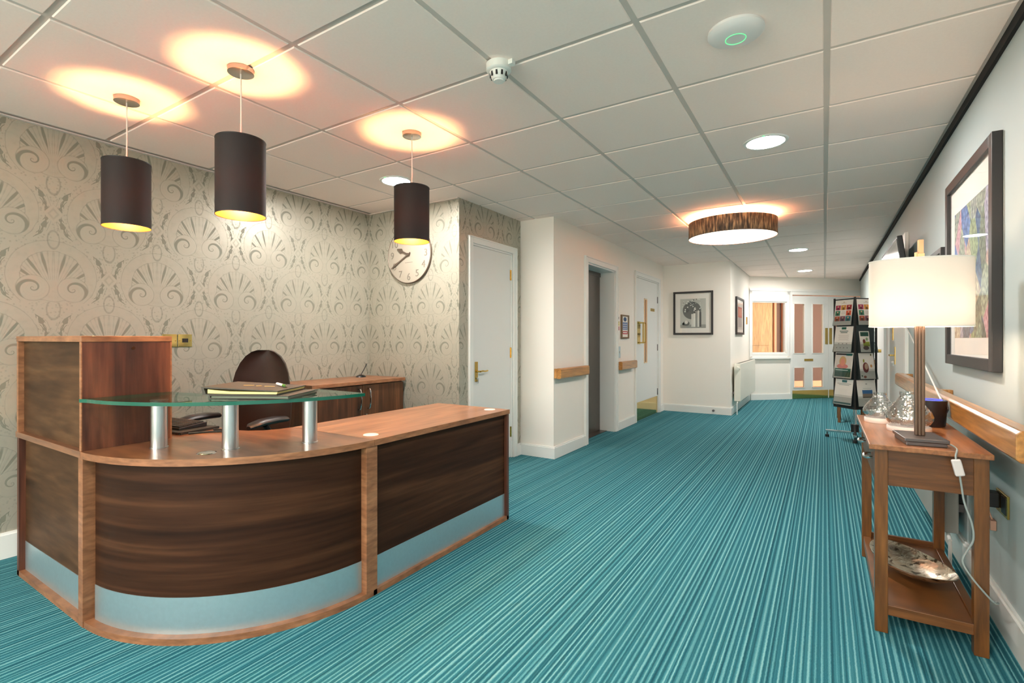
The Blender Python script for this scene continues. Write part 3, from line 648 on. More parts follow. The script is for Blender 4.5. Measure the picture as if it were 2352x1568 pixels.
b = MB(T); pr_ = [(-.165, .9365), (-.15, .936), (-.05, .9345), (.16, .9345), (.166, .943), (.05, .9435), (-.06, .9445), (-.13, .949), (-.165, .953)]
b.rings([[(x, y, z) for x, z in pr_] for y in (-.130, .130)]); b.build('pages', 'yellow', t)
b = MB(T)
for x_, w_ in ((-.075, .05), (-.012, .026), (.03, .05)): b.box(x_, -.003, .9545-x_*.04, x_+w_, .004, .9562-x_*.04)
b.lathe([(.0005, .9566), (.011, .9566), (.011, .9556), (.0005, .9556)], .002, .0, 20); b.build('gold_emblem', ink(196, 164, 96), t)
pc = (-1.945, 1.30); T = Matrix.Translation((pc[0], pc[1], .9555)) @ Matrix.Rotation(-.25, 4, 'Z') @ Matrix.Rotation(.03, 4, 'Y')
t = thing('pen', 'white and green ballpoint pen lying on the binder cover', 'pen', (*pc, .9485))
b = MB(T); b.rod((-.062, 0, .002), (.01, 0, .002), .0055); b.build('barrel', 'paper', t, smooth=True)
b = MB(T); b.rod((.01, 0, .002), (.045, 0, .002), .0058); b.build('grip', ink(70, 120, 50), t, smooth=True)
b = MB(T); b.tube([(.045, 0, .002), (.052, 0, .002), (.06, 0, .002)], [.005, .004, .0012], 10, 0, False); b.build('tip', 'chrome', t, smooth=True)
# keyboard, notebook, cable
ka = math.atan2(-.21, .145)
kc = Vector((-2.765, 1.255))
T = Matrix.Translation((-2.775, 1.245, 0)) @ Matrix.Rotation(.12, 4, 'Z')
t = thing('keyboard', 'black computer keyboard behind the raised desk cabinet', 'keyboard', (-2.775, 1.245, ZD+.012))
b = MB(T); b.rings([[(x, -.07, ZD+.012), (x, .07, ZD+.012), (x, .07, ZD+.034), (x, -.07, ZD+.022)] for x in (-.22, .16)]); b.build('case', 'plastic', t, bevel=.002)
b = MB(T)
for i in range(22):
    for j in range(6):
        x = -.212+i*.0165; y = -.062+j*.0205; z = ZD+.0225+(y+.07)/.14*.012; b.box(x, y, z, x+.0145, y+.018, z+.006)
k_ = b.build('keys', ink(38, 36, 38), t)
T = Matrix.Translation((-2.705, 1.245, .0005)) @ Matrix.Rotation(.16, 4, 'Z')
t = thing('notebook', 'black spiral bound notebook under the keyboard', 'notebook', (-2.72, 1.24, ZD))
b = MB(T); b.box(-.16, -.10, ZD, .15, .10, ZD+.011); b.build('cover', ink(22, 20, 20), t)
b = MB(T)
for i in range(28): b.tube([(-.15+i*.0108, -.104+.005*math.cos(a), ZD+.006+.0055*math.sin(a)) for a in [k*PI/3 for k in range(7)]], .0008, 5, 0, False)
b.build('spiral_binding', 'chrome', t)
b = MB(); b.tube([(-2.535, 1.32, ZD+.005), (-2.50, 1.34, ZD+.005), (-2.42, 1.37, ZD+.005), (-2.40, 1.345, ZD+.005), (-2.47, 1.30, ZD+.005), (-2.51, 1.24, ZD+.005), (-2.53, 1.20, ZD+.005)], .0045)
tag(b.build('cable', 'plastic', smooth=True), 'black cable looped on the worktop beside the keyboard', 'cable')

# ------------------------------------------------------------------ office chair
ca = math.radians(-74)
ch = thing('office_chair', 'dark brown leather office chair with curved arms behind the desk', 'office chair', (-2.93, 1.665, 0))
T = Matrix.Translation((-2.93, 1.665, 0)) @ Matrix.Rotation(ca, 4, 'Z')     # local +x = facing
b = MB(T); rs = []
def backsec(z, hw, n0, th, cu):
    k = 12; p = []
    for i in range(k+1):
        u = -1+2*i/k; y = hw*u; p.append((n0+cu*u*u, y, z))
    for i in range(k, -1, -1):
        u = -1+2*i/k; y = hw*u*.98; p.append((n0-th*(1-u**4*.75)+cu*u*u, y, z))
    return p
zz = [(.47, .16), (.50, .20), (.56, .232), (.66, .245), (.76, .242), (.86, .222), (.94, .202), (1.0, .172), (1.045, .132), (1.072, .088), (1.083, .045)]
for z, hw in zz:
    f = min(1, (1.083-z)*14+.25); rs.append(backsec(z, hw, -.19-(z-.5)*.11, .055*min(1, f), .05))
b.rings(rs); b.build('backrest', 'leather', ch, smooth=True)
b = MB(T); pts = []
for z, hh in ((.40, .20), (.415, .235), (.45, .245), (.475, .23), (.485, .17)):
    pts.append([(.02+(hh+.01)*math.copysign(abs(math.cos(a))**.6, math.cos(a)), hh*math.copysign(abs(math.sin(a))**.6, math.sin(a)), z) for a in [2*PI*i/28 for i in range(28)]])
b.rings(pts); b.build('seat', 'leather', ch, smooth=True)
for sgn in (-1, 1):
    b = MB(T); y = sgn*.255
    b.rings([[(x, y+w_*math.cos(a), z+h_*math.sin(a)) for a in [2*PI*i/12 for i in range(12)]] for x, z, w_, h_ in ((-.12, .670, .012, .008), (-.10, .676, .034, .017), (-.01, .684, .04, .021), (.09, .684, .04, .021), (.16, .676, .036, .018), (.185, .668, .014, .009))])
    ar = b.build('armrest', 'plastic', ch, smooth=True)
    b = MB(T); b.tube([(.06, y, .665), (.02, y, .60), (-.02, y, .5), (.0, y*.9, .41), (.0, y*.5, .40)], .017); b.build('arm_support', 'plastic', ar, smooth=True)
b = MB(T); b.cyl(0, 0, .12, .40, .028); b.box(-.26, -.03, .38, -.02, .03, .40); b.tube([(-.22, 0, .39), (-.27, 0, .44), (-.265, 0, .58)], .02); b.build('column', 'plastic', ch, smooth=True)
for k in range(5):
    a = 2*PI*k/5+.3; c_, s_ = math.cos(a), math.sin(a)
    b = MB(T); b.tube([(.02*c_, .02*s_, .13), (.16*c_, .16*s_, .11), (.30*c_, .30*s_, .075)], [.026]*5+[.02]*6, 8); l_ = b.build('leg', 'plastic', ch, smooth=True)
    b = MB(T); b.rod((.29*c_-.02*s_, .29*s_+.02*c_, .03), (.29*c_+.02*s_, .29*s_-.02*c_, .03), .03); b.build('castor', 'plastic', l_, smooth=True)

# ------------------------------------------------------------------ low cabinet in the alcove
cb_ = thing('low_cabinet', 'walnut two-door low cupboard against the patterned wall behind the desk', 'cupboard', (-3.4, 2.85, 0))
b = MB(); b.box(-3.622, 2.345, .783, -3.15, 3.322, .811); b.build('cabinet_top', 'wal_edge', cb_, bevel=.002)
b = MB(); b.box(-3.61, 2.36, .0, -3.19, 3.315, .78); b.build('body', 'cab_vert', cb_)
for y0, y1, hy in ((2.362, 2.842, 2.80), (2.846, 3.313, 2.90)):
    b = MB(); b.box(-3.19, y0, .06, -3.17, y1, .775); d_ = b.build('door', 'cab_vert', cb_, bevel=.001)
    b = MB(); b.tube([(-3.17, hy, .745), (-3.145, hy, .74), (-3.135, hy, .68), (-3.14, hy, .61), (-3.15, hy, .585), (-3.17, hy, .58)], .007, 8); b.build('handle', 'chrome', d_, smooth=True)
    if hy > 2.85:
        b = MB(); b.rod((-3.17, hy-.02, .53), (-3.16, hy-.02, .53), .009); b.box(-3.16, hy-.03, .515, -3.145, hy-.01, .525); b.build('lock', 'chrome', d_, smooth=True)
t = thing('desk_pen_stand', 'black pen standing slanted in a domed chrome base on the low cupboard', 'pen stand', (-3.50, 3.12, .811))
b = MB(); b.lathe([(.045, .811), (.044, .818), (.034, .826), (.018, .832), (.0005, .834)], -3.50, 3.12, 28, cap=True); b.build('base', P('dark_chrome', (90, 88, 92), .15, 1), t, smooth=True)
b = MB(); b.tube([(-3.50, 3.12, .832), (-3.49, 3.145, .875), (-3.478, 3.17, .93)], .004, 8, 0, False); b.build('pen', 'black', t, smooth=True)

# ------------------------------------------------------------------ wall clock in the alcove
ck = thing('wall_clock', 'round pale wall clock with raised numerals behind the nearest-to-doorway pendant', 'clock', (-3.108, 3.33, 1.905))
Tk = Matrix(((1, 0, 0, -3.108), (0, 0, -1, 3.338), (0, 1, 0, 1.905), (0, 0, 0, 1)))     # local xy = face, +z toward room
b = MB(Tk); b.lathe([(.0, .0), (.254, .0), (.256, .008), (.253, .016), (.250, .017), (.0, .0172)], seg=72); b.build('face', 'clockface', ck, smooth=True)
b = MB(Tk); b.lathe([(.253, .0), (.258, .0), (.259, .016), (.254, .021), (.2505, .018)], seg=72, closed=True); b.build('rim', 'clockrim', ck, smooth=True)
for h in range(1, 13):
    a = PI/2-h*PI/6; b = MB(Tk); b.text(str(h), .088, (.2*math.cos(a), .2*math.sin(a), .0185), (1, 0, 0), (0, 1, 0), .001); b.build('numeral', 'clocknum', ck)
b = MB(Tk); b.box(-.045, -.072, .0172, .045, -.068, .018); b.build('maker_line', 'clocknum', ck)
def hand(pts, name, mat='clocknum'):
    b = MB(Tk); b.prism(pts, .026, .029); b.build(name, mat, ck)
hm = math.radians(180+29); c_, s_ = math.cos(hm), math.sin(hm)
R2 = lambda L_, w_: (L_*c_-w_*s_, L_*s_+w_*c_)
hand([R2(-.03, -.006), R2(.12, -.006), R2(.17, -.011), R2(.235, -.002), R2(.235, .002), R2(.17, .011), R2(.12, .006), R2(-.03, .006)], 'minute_hand', 'clockrim')
hm = math.radians(180-24); c_, s_ = math.cos(hm), math.sin(hm)
hand([R2(-.02, -.006), R2(.07, -.006), R2(.09, -.022), R2(.145, -.002), R2(.145, .002), R2(.09, .022), R2(.07, .006), R2(-.02, .006)], 'hour_hand', 'clockrim')
b = MB(Tk); b.cyl(0, 0, .017, .036, .012); b.build('boss', 'clockrim', ck, smooth=True)

# ------------------------------------------------------------------ sockets on the patterned wall
for y0, y1, kind in ((1.56, 1.648, 'blank'), (1.654, 1.742, 'usb')):
    lab = 'square brass double outlet plate half hidden by the raised cabinet' if kind == 'blank' else 'square brass outlet plate with a black socket on the patterned wall'
    t = thing('wall_socket', lab, 'wall socket', (-3.63, (y0+y1)/2, 1.142), 'brass outlets above the desk')
    b = MB(L); b.box(y0, 0, 1.10, y1, .006, 1.185); b.build('plate', 'brass_mirror', t, bevel=.002)
    if kind == 'usb':
        b = MB(L); b.box((y0+y1)/2-.018, .006, 1.13, (y0+y1)/2+.018, .009, 1.157); b.build('socket_insert', 'black', t)
    for q in (y0+.009, y1-.009):
        b = MB(L); b.rod((q, .006, 1.142), (q, .0085, 1.142), .004); b.build('screw', 'brass', t)

# ------------------------------------------------------------------ lights
def downlight(x, y, lab, cat='ceiling light', grp=None):
    t = thing('downlight', lab, cat, (x, y, H), grp)
    b = MB(); b.lathe([(.101, H-.0005), (.101, H-.007), (.106, H-.009), (.118, H-.006), (.122, H-.0005)], x, y, 48, closed=True); b.build('rim', 'white', t, smooth=True)
    b = MB(); b.lathe([(.1, H-.004), (.0, H-.0041)], x, y, 40); b.build('diffuser', 'down', t)
    b = MB(); b.rod((x, y-.116, H-.007), (x, y-.116, H-.011), .003); b.build('indicator', 'green_led', t)
downlight(-2.68, 2.73, 'bright round recessed downlight above the alcove behind the right-hand pendant')
downlight(-.295, 3.385, 'nearest bright round recessed downlight between wifi disc and drum light')
downlight(-.29, 7.72, 'round recessed downlight just beyond the striped drum light')
downlight(-.28, 10.15, 'farthest round recessed downlight near the double doors')
for x, y, lb in ((-.29, .15, 'added round recessed fill downlight directly above the camera'), (-.29, -1.7, 'added round recessed fill downlight by the right end of the added rear window'), (-2.1, -.9, 'added round recessed fill downlight midway between desk and added rear window'), (-2.7, -2.0, 'added round recessed fill downlight by the left end of the added rear window')):
    downlight(x, y, lb, grp='added fill downlights behind the viewpoint')  # unseen fill lamps added above and behind the camera
def pendant(x, y, zt, zb, lab):
    t = thing('pendant_light', lab, 'pendant light', (x, y, H), 'black and gold pendants over the desk')
    b = MB(); b.lathe([(.0005, H-.0005), (.053, H-.0005), (.053, H-.020), (.048, H-.022), (.0005, H-.022)], x, y, 40, cap=True); b.build('ceiling_rose', P('satin_chrome', (200, 196, 188), .25, 1) if 'rose' not in _cc else _cc['rose'], t, smooth=True)
    b = MB(); b.tube([(x, y, H-.022), (x+.002, y, (H+zt)/2), (x, y, zt-.03)], .003, 8); b.build('cord', 'cable_white', t, smooth=True)
    b = MB(); b.lathe([(.1, zb), (.1, zt)], x, y, 64); sh = b.build('lamp_shade', 'gold_shade', t, smooth=True, fix=False)
    for zr in (zb, zt-.004):
        b = MB(); b.lathe([(.0985, zr), (.101, zr), (.101, zr+.004), (.0985, zr+.004)], x, y, 64, closed=True); b.build('rim_ring', 'black', sh, smooth=True)
    b = MB()
    for k in range(3):
        a = k*2*PI/3+.4; b.rod((x, y, zt-.03), (x+.099*math.cos(a), y+.099*math.sin(a), zt-.006), .0016, 6)
    b.cyl(x, y, zt-.16, zt-.02, .012); b.build('lamp_holder', 'brass', t, smooth=True)
    zc = zb+.13
    b = MB(); b.lathe([(.0005, zc-.045), (.02, zc-.038), (.03, zc-.015), (.028, zc+.01), (.016, zc+.035), (.012, zc+.065)], x, y, 24, cap=True); b.build('bulb', 'bulb', t, smooth=True)
    return t
pendant(-2.876, 1.079, 2.02, 1.70, 'leftmost black cylinder pendant with gold lining')
pendant(-2.141, 1.231, 2.02, 1.69, 'middle black cylinder pendant with gold lining, hanging nearest')
pendant(-1.986, 2.147, 2.02, 1.71, 'rightmost black cylinder pendant with gold lining, in front of the clock')
# drum light
dx, dy = -.75, 5.29
dr = thing('drum_ceiling_light', 'large round drum ceiling light in striped brown fabric with glowing diffuser', 'ceiling light', (dx, dy, H))
Td = Matrix.Translation((dx, dy, 0))
b = MB(); b.lathe([(.388, 2.13), (.39, 2.13), (.39, 2.28), (.388, 2.28)], 0, 0, 96, closed=True); o = b.build('drum_shade', 'bark', None, smooth=True); o.location = (dx, dy, 0); o.parent = dr; o.matrix_parent_inverse = Matrix.Translation((-dx, -dy, -H))
b = MB(Td); b.lathe([(.386, 2.134), (.0, 2.1341)], seg=96); b.build('diffuser', 'drum_diff', dr)
b = MB(Td); b.lathe([(.388, 2.128), (.3915, 2.128), (.3915, 2.134), (.388, 2.134)], seg=96, closed=True); b.build('rim_ring', 'frame_brown', dr, smooth=True)
b = MB(Td); b.lathe([(.0, 2.248), (.33, 2.248)], seg=64); b.build('lamp_tray', 'drum_glow', dr)
b = MB(Td); b.cyl(0, 0, 2.249, H-.001, .06); b.build('ceiling_mount', 'white', dr, smooth=True)
# wifi disc and smoke detector
t = thing('wifi_access_point', 'white domed disc with a thin green light ring on the ceiling', 'access point', (-.284, 2.10, H))
b = MB(); b.lathe([(.098, H-.001), (.1, H-.012), (.094, H-.02), (.075, H-.029), (.045, H-.034), (.0005, H-.036)], -.284, 2.10, 56, cap=True); b.build('dome', P('white_plastic', (226, 224, 222), .35), t, smooth=True)
b = MB(); b.lathe([(.034, H-.0352), (.037, H-.0352), (.037, H-.0366), (.034, H-.0366)], -.284, 2.10, 40, closed=True); b.build('light_ring', emis('green_ring', (110, 220, 150), .5), t, smooth=True)
t = thing('smoke_detector', 'white slotted smoke detector on the ceiling grid', 'smoke detector', (-1.173, 1.81, H))
wp = P('detector_plastic', (226, 226, 220), .4)
b = MB(); b.lathe([(.054, H-.0005), (.054, H-.028), (.049, H-.034), (.040, H-.036), (.036, H-.05), (.030, H-.066), (.028, H-.069), (.0005, H-.069)], -1.173, 1.81, 40, cap=True); b.build('body', wp, t, smooth=True)
b = MB()
for k in range(10):
    a = 2*PI*k/10; T_ = Matrix.Translation((-1.173, 1.81, H)) @ Matrix.Rotation(a, 4, 'Z'); b.T = T_; b.box(.0345, -.004, -.06, .0385, .004, -.04)
b.build('vent_slot', 'black', t)
b = MB(); b.lathe([(.022, H-.069), (.022, H-.076), (.0005, H-.0765)], -1.173, 1.81, 28); b.build('sensor_cap', wp, t, smooth=True)
b = MB(); b.box(-1.12, 1.80, H-.02, -1.10, 1.825, H-.0005); b.build('tab', wp, t)

# ------------------------------------------------------------------ framed pictures
def pic(name, T, s0, s1, z0, z1, fw_, dep, label, fmat, mat_w, art=None, artm=None, glass='pic_glass', fmat2=None):
    t = thing(name, label, 'picture', T @ Vector(((s0+s1)/2, .0, z0)))
    b = MB(T)
    b.box(s0, .001, z0, s0+fw_, dep, z1); b.box(s1-fw_, .001, z0, s1, dep, z1); b.box(s0+fw_, .001, z0, s1-fw_, dep, z0+fw_); b.box(s0+fw_, .001, z1-fw_, s1-fw_, dep, z1)
    b.build('frame', fmat, t, bevel=.002)
    b = MB(T); b.box(s0+fw_, .001, z0+fw_, s1-fw_, dep*.45, z1-fw_); b.build('mount_board', 'paper', t)
    a0, a1, q0, q1 = s0+fw_+mat_w[0], s1-fw_-mat_w[1], z0+fw_+mat_w[2], z1-fw_-mat_w[3]
    if art: art(T, a0, a1, q0, q1, dep*.45, t)
    else:
        b = MB(T); b.box(a0, dep*.45, q0, a1, dep*.45+.001, q1); b.build('print', artm, t)
    b = MB(T); b.box(s0+fw_, dep*.75, z0+fw_, s1-fw_, dep*.75+.001, z1-fw_); b.build('glass', glass, t)
    return t
# in the right wall frame s runs along +y
pic('framed_picture', R, 2.775, 3.705, 1.02, 1.99, .05, .034, 'large black framed painting of blue, green and lilac flower shapes on the right wall', 'frame_black', (.09, .09, .09, .13), artm='bloom')
pic('framed_picture', R, 3.86, 4.30, 1.26, 1.69, .03, .03, 'small dark framed picture behind the lampshade, left of the large flower painting', 'frame_black', (.05, .05, .05, .05), artm=ink(90, 84, 76))
def greyart(T, a0, a1, q0, q1, n, t):
    b = MB(T); mats = [ink(188, 190, 182), ink(104, 106, 102), ink(150, 152, 146), ink(214, 214, 206), ink(84, 84, 82), ink(232, 232, 224)]
    w_, h_ = a1-a0, q1-q0
    b.box(a0, n, q0, a1, n+.001, q1, 0)
    b.box(a0, n+.001, q0, a1, n+.0015, q0+h_*.12, 2)
    def disc(cx, cy, r, d, m, sx=1):
        b.add([(a0+w_*cx+r*w_*sx*math.cos(k*PI/16), n+d, q0+h_*cy+r*w_*math.sin(k*PI/16)) for k in range(32)], [list(range(32))], m)
    disc(.46, .60, .36, .002, 1)
    for i, (x, hh) in enumerate(((.44, .48), (.52, .50), (.60, .58), (.68, .58), (.75, .54))): b.box(a0+w_*x, n+.002, q0+h_*.04, a0+w_*(x+.075), n+.0026+i*.0001, q0+h_*hh, [3, 5, 2, 3, 4][i])
    disc(.24, .16, .10, .003, 1, 1.3); disc(.24, .20, .07, .0032, 3); disc(.12, .14, .05, .003, 4)
    random.seed(3)
    for k in range(46):
        disc(random.uniform(.08, .8), random.uniform(.55, .98), random.uniform(.012, .032), .0034+k*.00001, random.choice((3, 5, 5, 4)))
    for k in range(7):
        x = random.uniform(.2, .7); b.add([(a0+w_*.58, n+.0032, q0+h_*.5), (a0+w_*.59, n+.0032, q0+h_*.5), (a0+w_*x, n+.0032, q0+h_*.9)], [(0, 1, 2)], 4)
    b.build('print', mats, t, fix=False)
pic('framed_picture', Q, -2.025, -1.432, 1.218, 1.898, .03, .025, 'square black framed grey still life of flowers and vase against a dark disc', 'frame_black', (.075, .075, .075, .085), art=greyart)
def redart(T, a0, a1, q0, q1, n, t):
    b = MB(T); w_, h_ = a1-a0, q1-q0
    b.box(a0, n, q0, a1, n+.001, q1, 0)
    b.box(a0+w_*.15, n+.001, q0+h_*.45, a0+w_*.85, n+.002, q0+h_*.85, 1); b.box(a0+w_*.2, n+.001, q0+h_*.08, a0+w_*.8, n+.002, q0+h_*.45, 2)
    for k in range(5): b.box(a0+w_*(.25+k*.12), n+.002, q0+h_*(.5+.05*(k % 2)), a0+w_*(.31+k*.12), n+.003, q0+h_*.78, 3)
    b.build('print', [ink(206, 200, 190), ink(190, 96, 84), ink(170, 164, 160), ink(226, 160, 130)], t, fix=False)
pic('framed_picture', V, 8.75, 9.60, 1.225, 1.83, .035, .03, 'black framed picture with a red print above the white radiator', 'frame_black', (.07, .07, .05, .05), art=redart)
# small brass plate on the corridor wall
b = MB(V); b.box(10.05, 0, 1.42, 10.18, .012, 1.55); tag(b.build('brass_plate', 'brass', bevel=.002), 'small brass switch plate between the red print picture and the far window', 'switch plate')
# framed fire-action notice and stickers by the lift
t = thing('framed_notice', 'narrow wood framed notice with blue and red panels beside the lift', 'notice', G @ Vector((6.39, 0, 1.155)))
b = MB(G)
for q in ((6.245, 1.158, 6.275, 1.465), (6.505, 1.158, 6.535, 1.465), (6.275, 1.158, 6.505, 1.178), (6.275, 1.445, 6.505, 1.465)): b.box(q[0], .001, q[1], q[2], .018, q[3])
b.build('frame', ink(120, 92, 62), t)
b = MB(G); b.box(6.275, .001, 1.178, 6.505, .008, 1.445, 0); b.box(6.29, .008, 1.27, 6.49, .009, 1.37, 1); b.box(6.29, .008, 1.215, 6.49, .009, 1.255, 2)
b.add([(6.39+.06*math.cos(k*PI/12), .0095, 1.408+.028*math.sin(k*PI/12)) for k in range(24)], [list(range(24))], 3)
for k in range(3): b.box(6.31, .009, 1.285+k*.027, 6.47, .0095, 1.29+k*.027, 0)
b.box(6.315, .009, 1.228, 6.465, .0095, 1.242, 0)
b.build('notice_sheet', ['paper', ink(112, 128, 168), ink(190, 50, 60), ink(40, 70, 110)], t, fix=False)
for z0_, z1_, c_, lb, tx in ((1.40, 1.436, (196, 190, 186), 'faint pale sticker, topmost of the three stickers beside the lift', ''), (1.318, 1.378, (222, 198, 60), 'yellow warning sticker, middle one of the three beside the lift', '!'), (1.262, 1.312, (206, 56, 66), 'red warning sticker, lowest of the three beside the lift', '')):
    b = MB(G); b.box(6.115, .0005, z0_, 6.195, .002, z1_, 0); b.box(6.13, .002, z0_+.012, 6.18, .0025, z0_+.018, 1); b.box(6.13, .002, z1_-.016, 6.18, .0025, z1_-.01, 1)
    tag(b.build('sticker', [ink(*c_), ink(70, 60, 50)]), lb, 'sticker')
t = thing('lift_call_button', 'grey metal lift call button plate beside the lift opening', 'call button', G @ Vector((6.185, 0, .985)))
b = MB(G); b.box(6.147, .0005, .91, 6.227, .006, 1.058); b.build('plate', 'alu', t, bevel=.001)
b = MB(G); b.rod((6.187, .006, .985), (6.187, .011, .985), .014); b.build('button', 'chrome', t, smooth=True)
# door stop ball on the pier skirting
b = MB(Matrix.Translation((-1.42, 8.252, .06))); b.rod((0, 0, 0), (0, -.04, 0), .008); b.rod((0, -.04, 0), (0, -.06, 0), .018); tag(b.build('door_stop', 'grey_metal', smooth=True), 'small round metal door stop on the skirting below the grey picture', 'door stop')
# radiators
def radiator(name, T, s0, s1, n0, n1, z0, z1, label, mat):
    t = thing(name, label, 'radiator', T @ Vector(((s0+s1)/2, n0, z0)))
    b = MB(T); b.box(s0, n0, z0, s1, n1, z1); b.build('panel', mat, t, bevel=.006)
    b = MB(T)
    n = int((s1-s0)/.05)
    for i in range(n): b.box(s0+.03+i*.05, n0+.02, z1, s0+.045+i*.05, n1-.02, z1+.002)
    b.build('top_grille', ink(120, 120, 116), t)
    b = MB(T); b.rod((s0-.03, (n0+n1)/2, z0-.03), (s0+.05, (n0+n1)/2, z0+.0), .009); b.rod((s0-.03, (n0+n1)/2, z0-.03), (s0-.03, (n0+n1)/2, .0), .008); b.build('pipe', 'white', t, smooth=True)
    for q in (s0+.05, s1-.08):
        b = MB(T); b.box(q, .0015, z0+.1, q+.03, n0, z0+.14); b.build('bracket', 'grey_metal', t)
    return t
ra = radiator('radiator', V, 8.42, 10.35, .03, .12, .20, .775, 'long white radiator on the corridor wall under the red print picture', 'radiator')
b = MB(V); b.rod((8.42, .08, .70), (8.34, .08, .70), .03); b.rod((8.34, .08, .7), (8.32, .08, .7), .02); b.build('valve', 'radiator', ra, smooth=True)
radiator('radiator', R, 3.38, 4.3, .03, .108, .17, .60, 'grey sided low radiator on the right wall behind the oak side table', 'heater')

# ------------------------------------------------------------------ television on the right wall
t = thing('television', 'black framed screen tilted forward high on the right wall above the lampshade', 'television', (.59, 5.3, 1.45))
Tt = Matrix.Translation((.585, 0, 1.42)) @ Matrix.Rotation(-.12, 4, 'Y')
b = MB(Tt); b.box(-.05, 4.93, 0, -.015, 6.15, .54); b.box(-.02, 5.2, .1, .0, 5.9, .4); b.build('casing', 'black', t, bevel=.006)
b = MB(Tt); b.box(-.053, 4.95, .02, -.05, 6.13, .52); b.build('screen', 'tv_glass', t)
b = MB(); b.box(.562, 5.4, 1.55, .5985, 5.7, 1.75); b.build('wall_bracket', 'grey_metal', t)

# ------------------------------------------------------------------ oak console table
tb = thing('console_table', 'oak console side table with two drawers and a low shelf by the right wall', 'side table', (.33, 2.9, 0))
b = MB(); b.box(.148, 2.45, .722, .508, 3.36, .742); b.build('table_top', 'oak_h', tb, bevel=.003)
for x in (.168, .459):
    for y in (2.48, 3.285):
        b = MB(); b.box(x, y, 0, x+.042, y+.042, .722); b.build('leg', 'oak_v', tb, bevel=.002)
b = MB(); b.box(.21, 2.488, .58, .459, 2.506, .722); b.box(.21, 3.30, .58, .459, 3.318, .722); b.box(.478, 2.522, .58, .495, 3.285, .722); b.build('apron', 'oak_apron', tb)
b = MB(); b.box(.215, 2.506, .575, .24, 3.30, .60); b.box(.43, 2.506, .575, .455, 3.30, .60); b.build('drawer_runner', 'oak_apron', tb)
for y0, y1, hy in ((2.524, 2.897, 2.70), (2.903, 3.283, 3.09)):
    b = MB(); b.box(.172, y0, .582, .19, y1, .718); b.box(.19, y0+.01, .60, .40, y1-.01, .70); d_ = b.build('drawer', 'oak_apron', tb, bevel=.002)
    b = MB(); b.tube([(.172, hy-.045, .652), (.15, hy-.04, .65), (.145, hy, .648), (.15, hy+.04, .65), (.172, hy+.045, .652)], .006); b.build('handle', 'chrome', d_, smooth=True)
b = MB(); b.box(.205, 2.50, .075, .465, 3.31, .105); b.box(.205, 2.484, .071, .465, 2.50, .111); b.box(.174, 2.522, .071, .205, 3.285, .111); b.box(.465, 2.522, .071, .495, 3.285, .111); b.box(.205, 3.305, .071, .465, 3.322, .13); b.build('shelf', 'oak_apron', tb, bevel=.002)
# bowl on the low shelf
t = thing('bowl', 'shallow oval silver dish with a leaf texture on the low shelf', 'bowl', (.325, 2.88, .112))
Tb = Matrix.Translation((.325, 2.88, 0)) @ Matrix.Rotation(.45, 4, 'Z')
prof = [(.001, .113), (.25, .113), (.5, .118), (.8, .138), (1.0, .160), (1.012, .166), (.985, .166), (.8, .146), (.5, .126), (.25, .121), (.001, .120)]
b = MB(Tb); n = 56
b.rings([[(.122*r*math.copysign(abs(math.cos(a))**.9, math.cos(a)), .21*r*math.copysign(abs(math.sin(a))**1.12, math.sin(a)), z+.012*r*r*abs(math.sin(a))**3) for a in [2*PI*i/n for i in range(n)]] for r, z in prof]); b.build('dish', 'silver', t, smooth=True)
# table lamp
lx, ly = .32, 2.60
lm = thing('table_lamp', 'lit table lamp with oval white shade and square bronze stem on the side table', 'table lamp', (lx, ly, .742))
Tl = Matrix.Translation((lx, ly, 0)) @ Matrix.Rotation(.10, 4, 'Z')
b = MB(Tl); b.box(-.062, -.095, .742, .062, .095, .757); b.box(-.068, -.10, .757, .068, .10, .770); b.build('base', 'grey_metal', lm, bevel=.002)
b = MB(Tl)
for x in (-.011, .0, .011): b.box(x-.0045, -.011, .77, x+.0045, .011, 1.21)
b.box(-.014, -.008, .77, .014, .008, 1.21); b.build('stem', 'bronze', lm, bevel=.002)
Ts = Matrix.Translation((lx+.005, ly+.03, 0)) @ Matrix.Rotation(.19, 4, 'Z')
b = MB(Ts); b.lathe([(1, 1.205), (1, 1.472)], seg=80, sx=.17, sy=.11); sh = b.build('lamp_shade', 'linen', lm, smooth=True, fix=False)
for z in (1.203, 1.469):
    b = MB(Ts); b.rings([[(r*.17*math.cos(2*PI*i/64), r*.11*math.sin(2*PI*i/64), zz_) for i in range(64)] for r, zz_ in ((.99, z), (1.008, z), (1.008, z+.005), (.99, z+.005))], closed=True); b.build('rim_ring', 'paper', sh, smooth=True)
b = MB(Ts); b.box(-.1, -.003, 1.206, .1, .003, 1.211); b.tube([(-.10, 0, 1.208), (-.168, 0, 1.215)], .002, 6, 0, False); b.tube([(.10, 0, 1.208), (.168, 0, 1.215)], .002, 6, 0, False); b.build('shade_carrier', 'grey_metal', lm)
for s in (-.07, .07):
    b = MB(Ts); b.cyl(s, 0, 1.212, 1.25, .012); b.lathe([(.012, 1.25), (.026, 1.285), (.028, 1.31), (.02, 1.33), (.0005, 1.337)], s, 0, 20); b.build('bulb', 'lamp_bulb', lm, smooth=True)
b = MB(Ts); b.box(-.010, -.01, 1.20, .012, .01, 1.50); b.box(-.006, -.008, 1.50, .010, .008, 1.555); b.box(-.016, -.008, 1.48, -.01, .008, 1.505); b.box(.012, -.008, 1.475, .022, .008, 1.487); b.build('finial', ink(206, 160, 122), lm, bevel=.001)
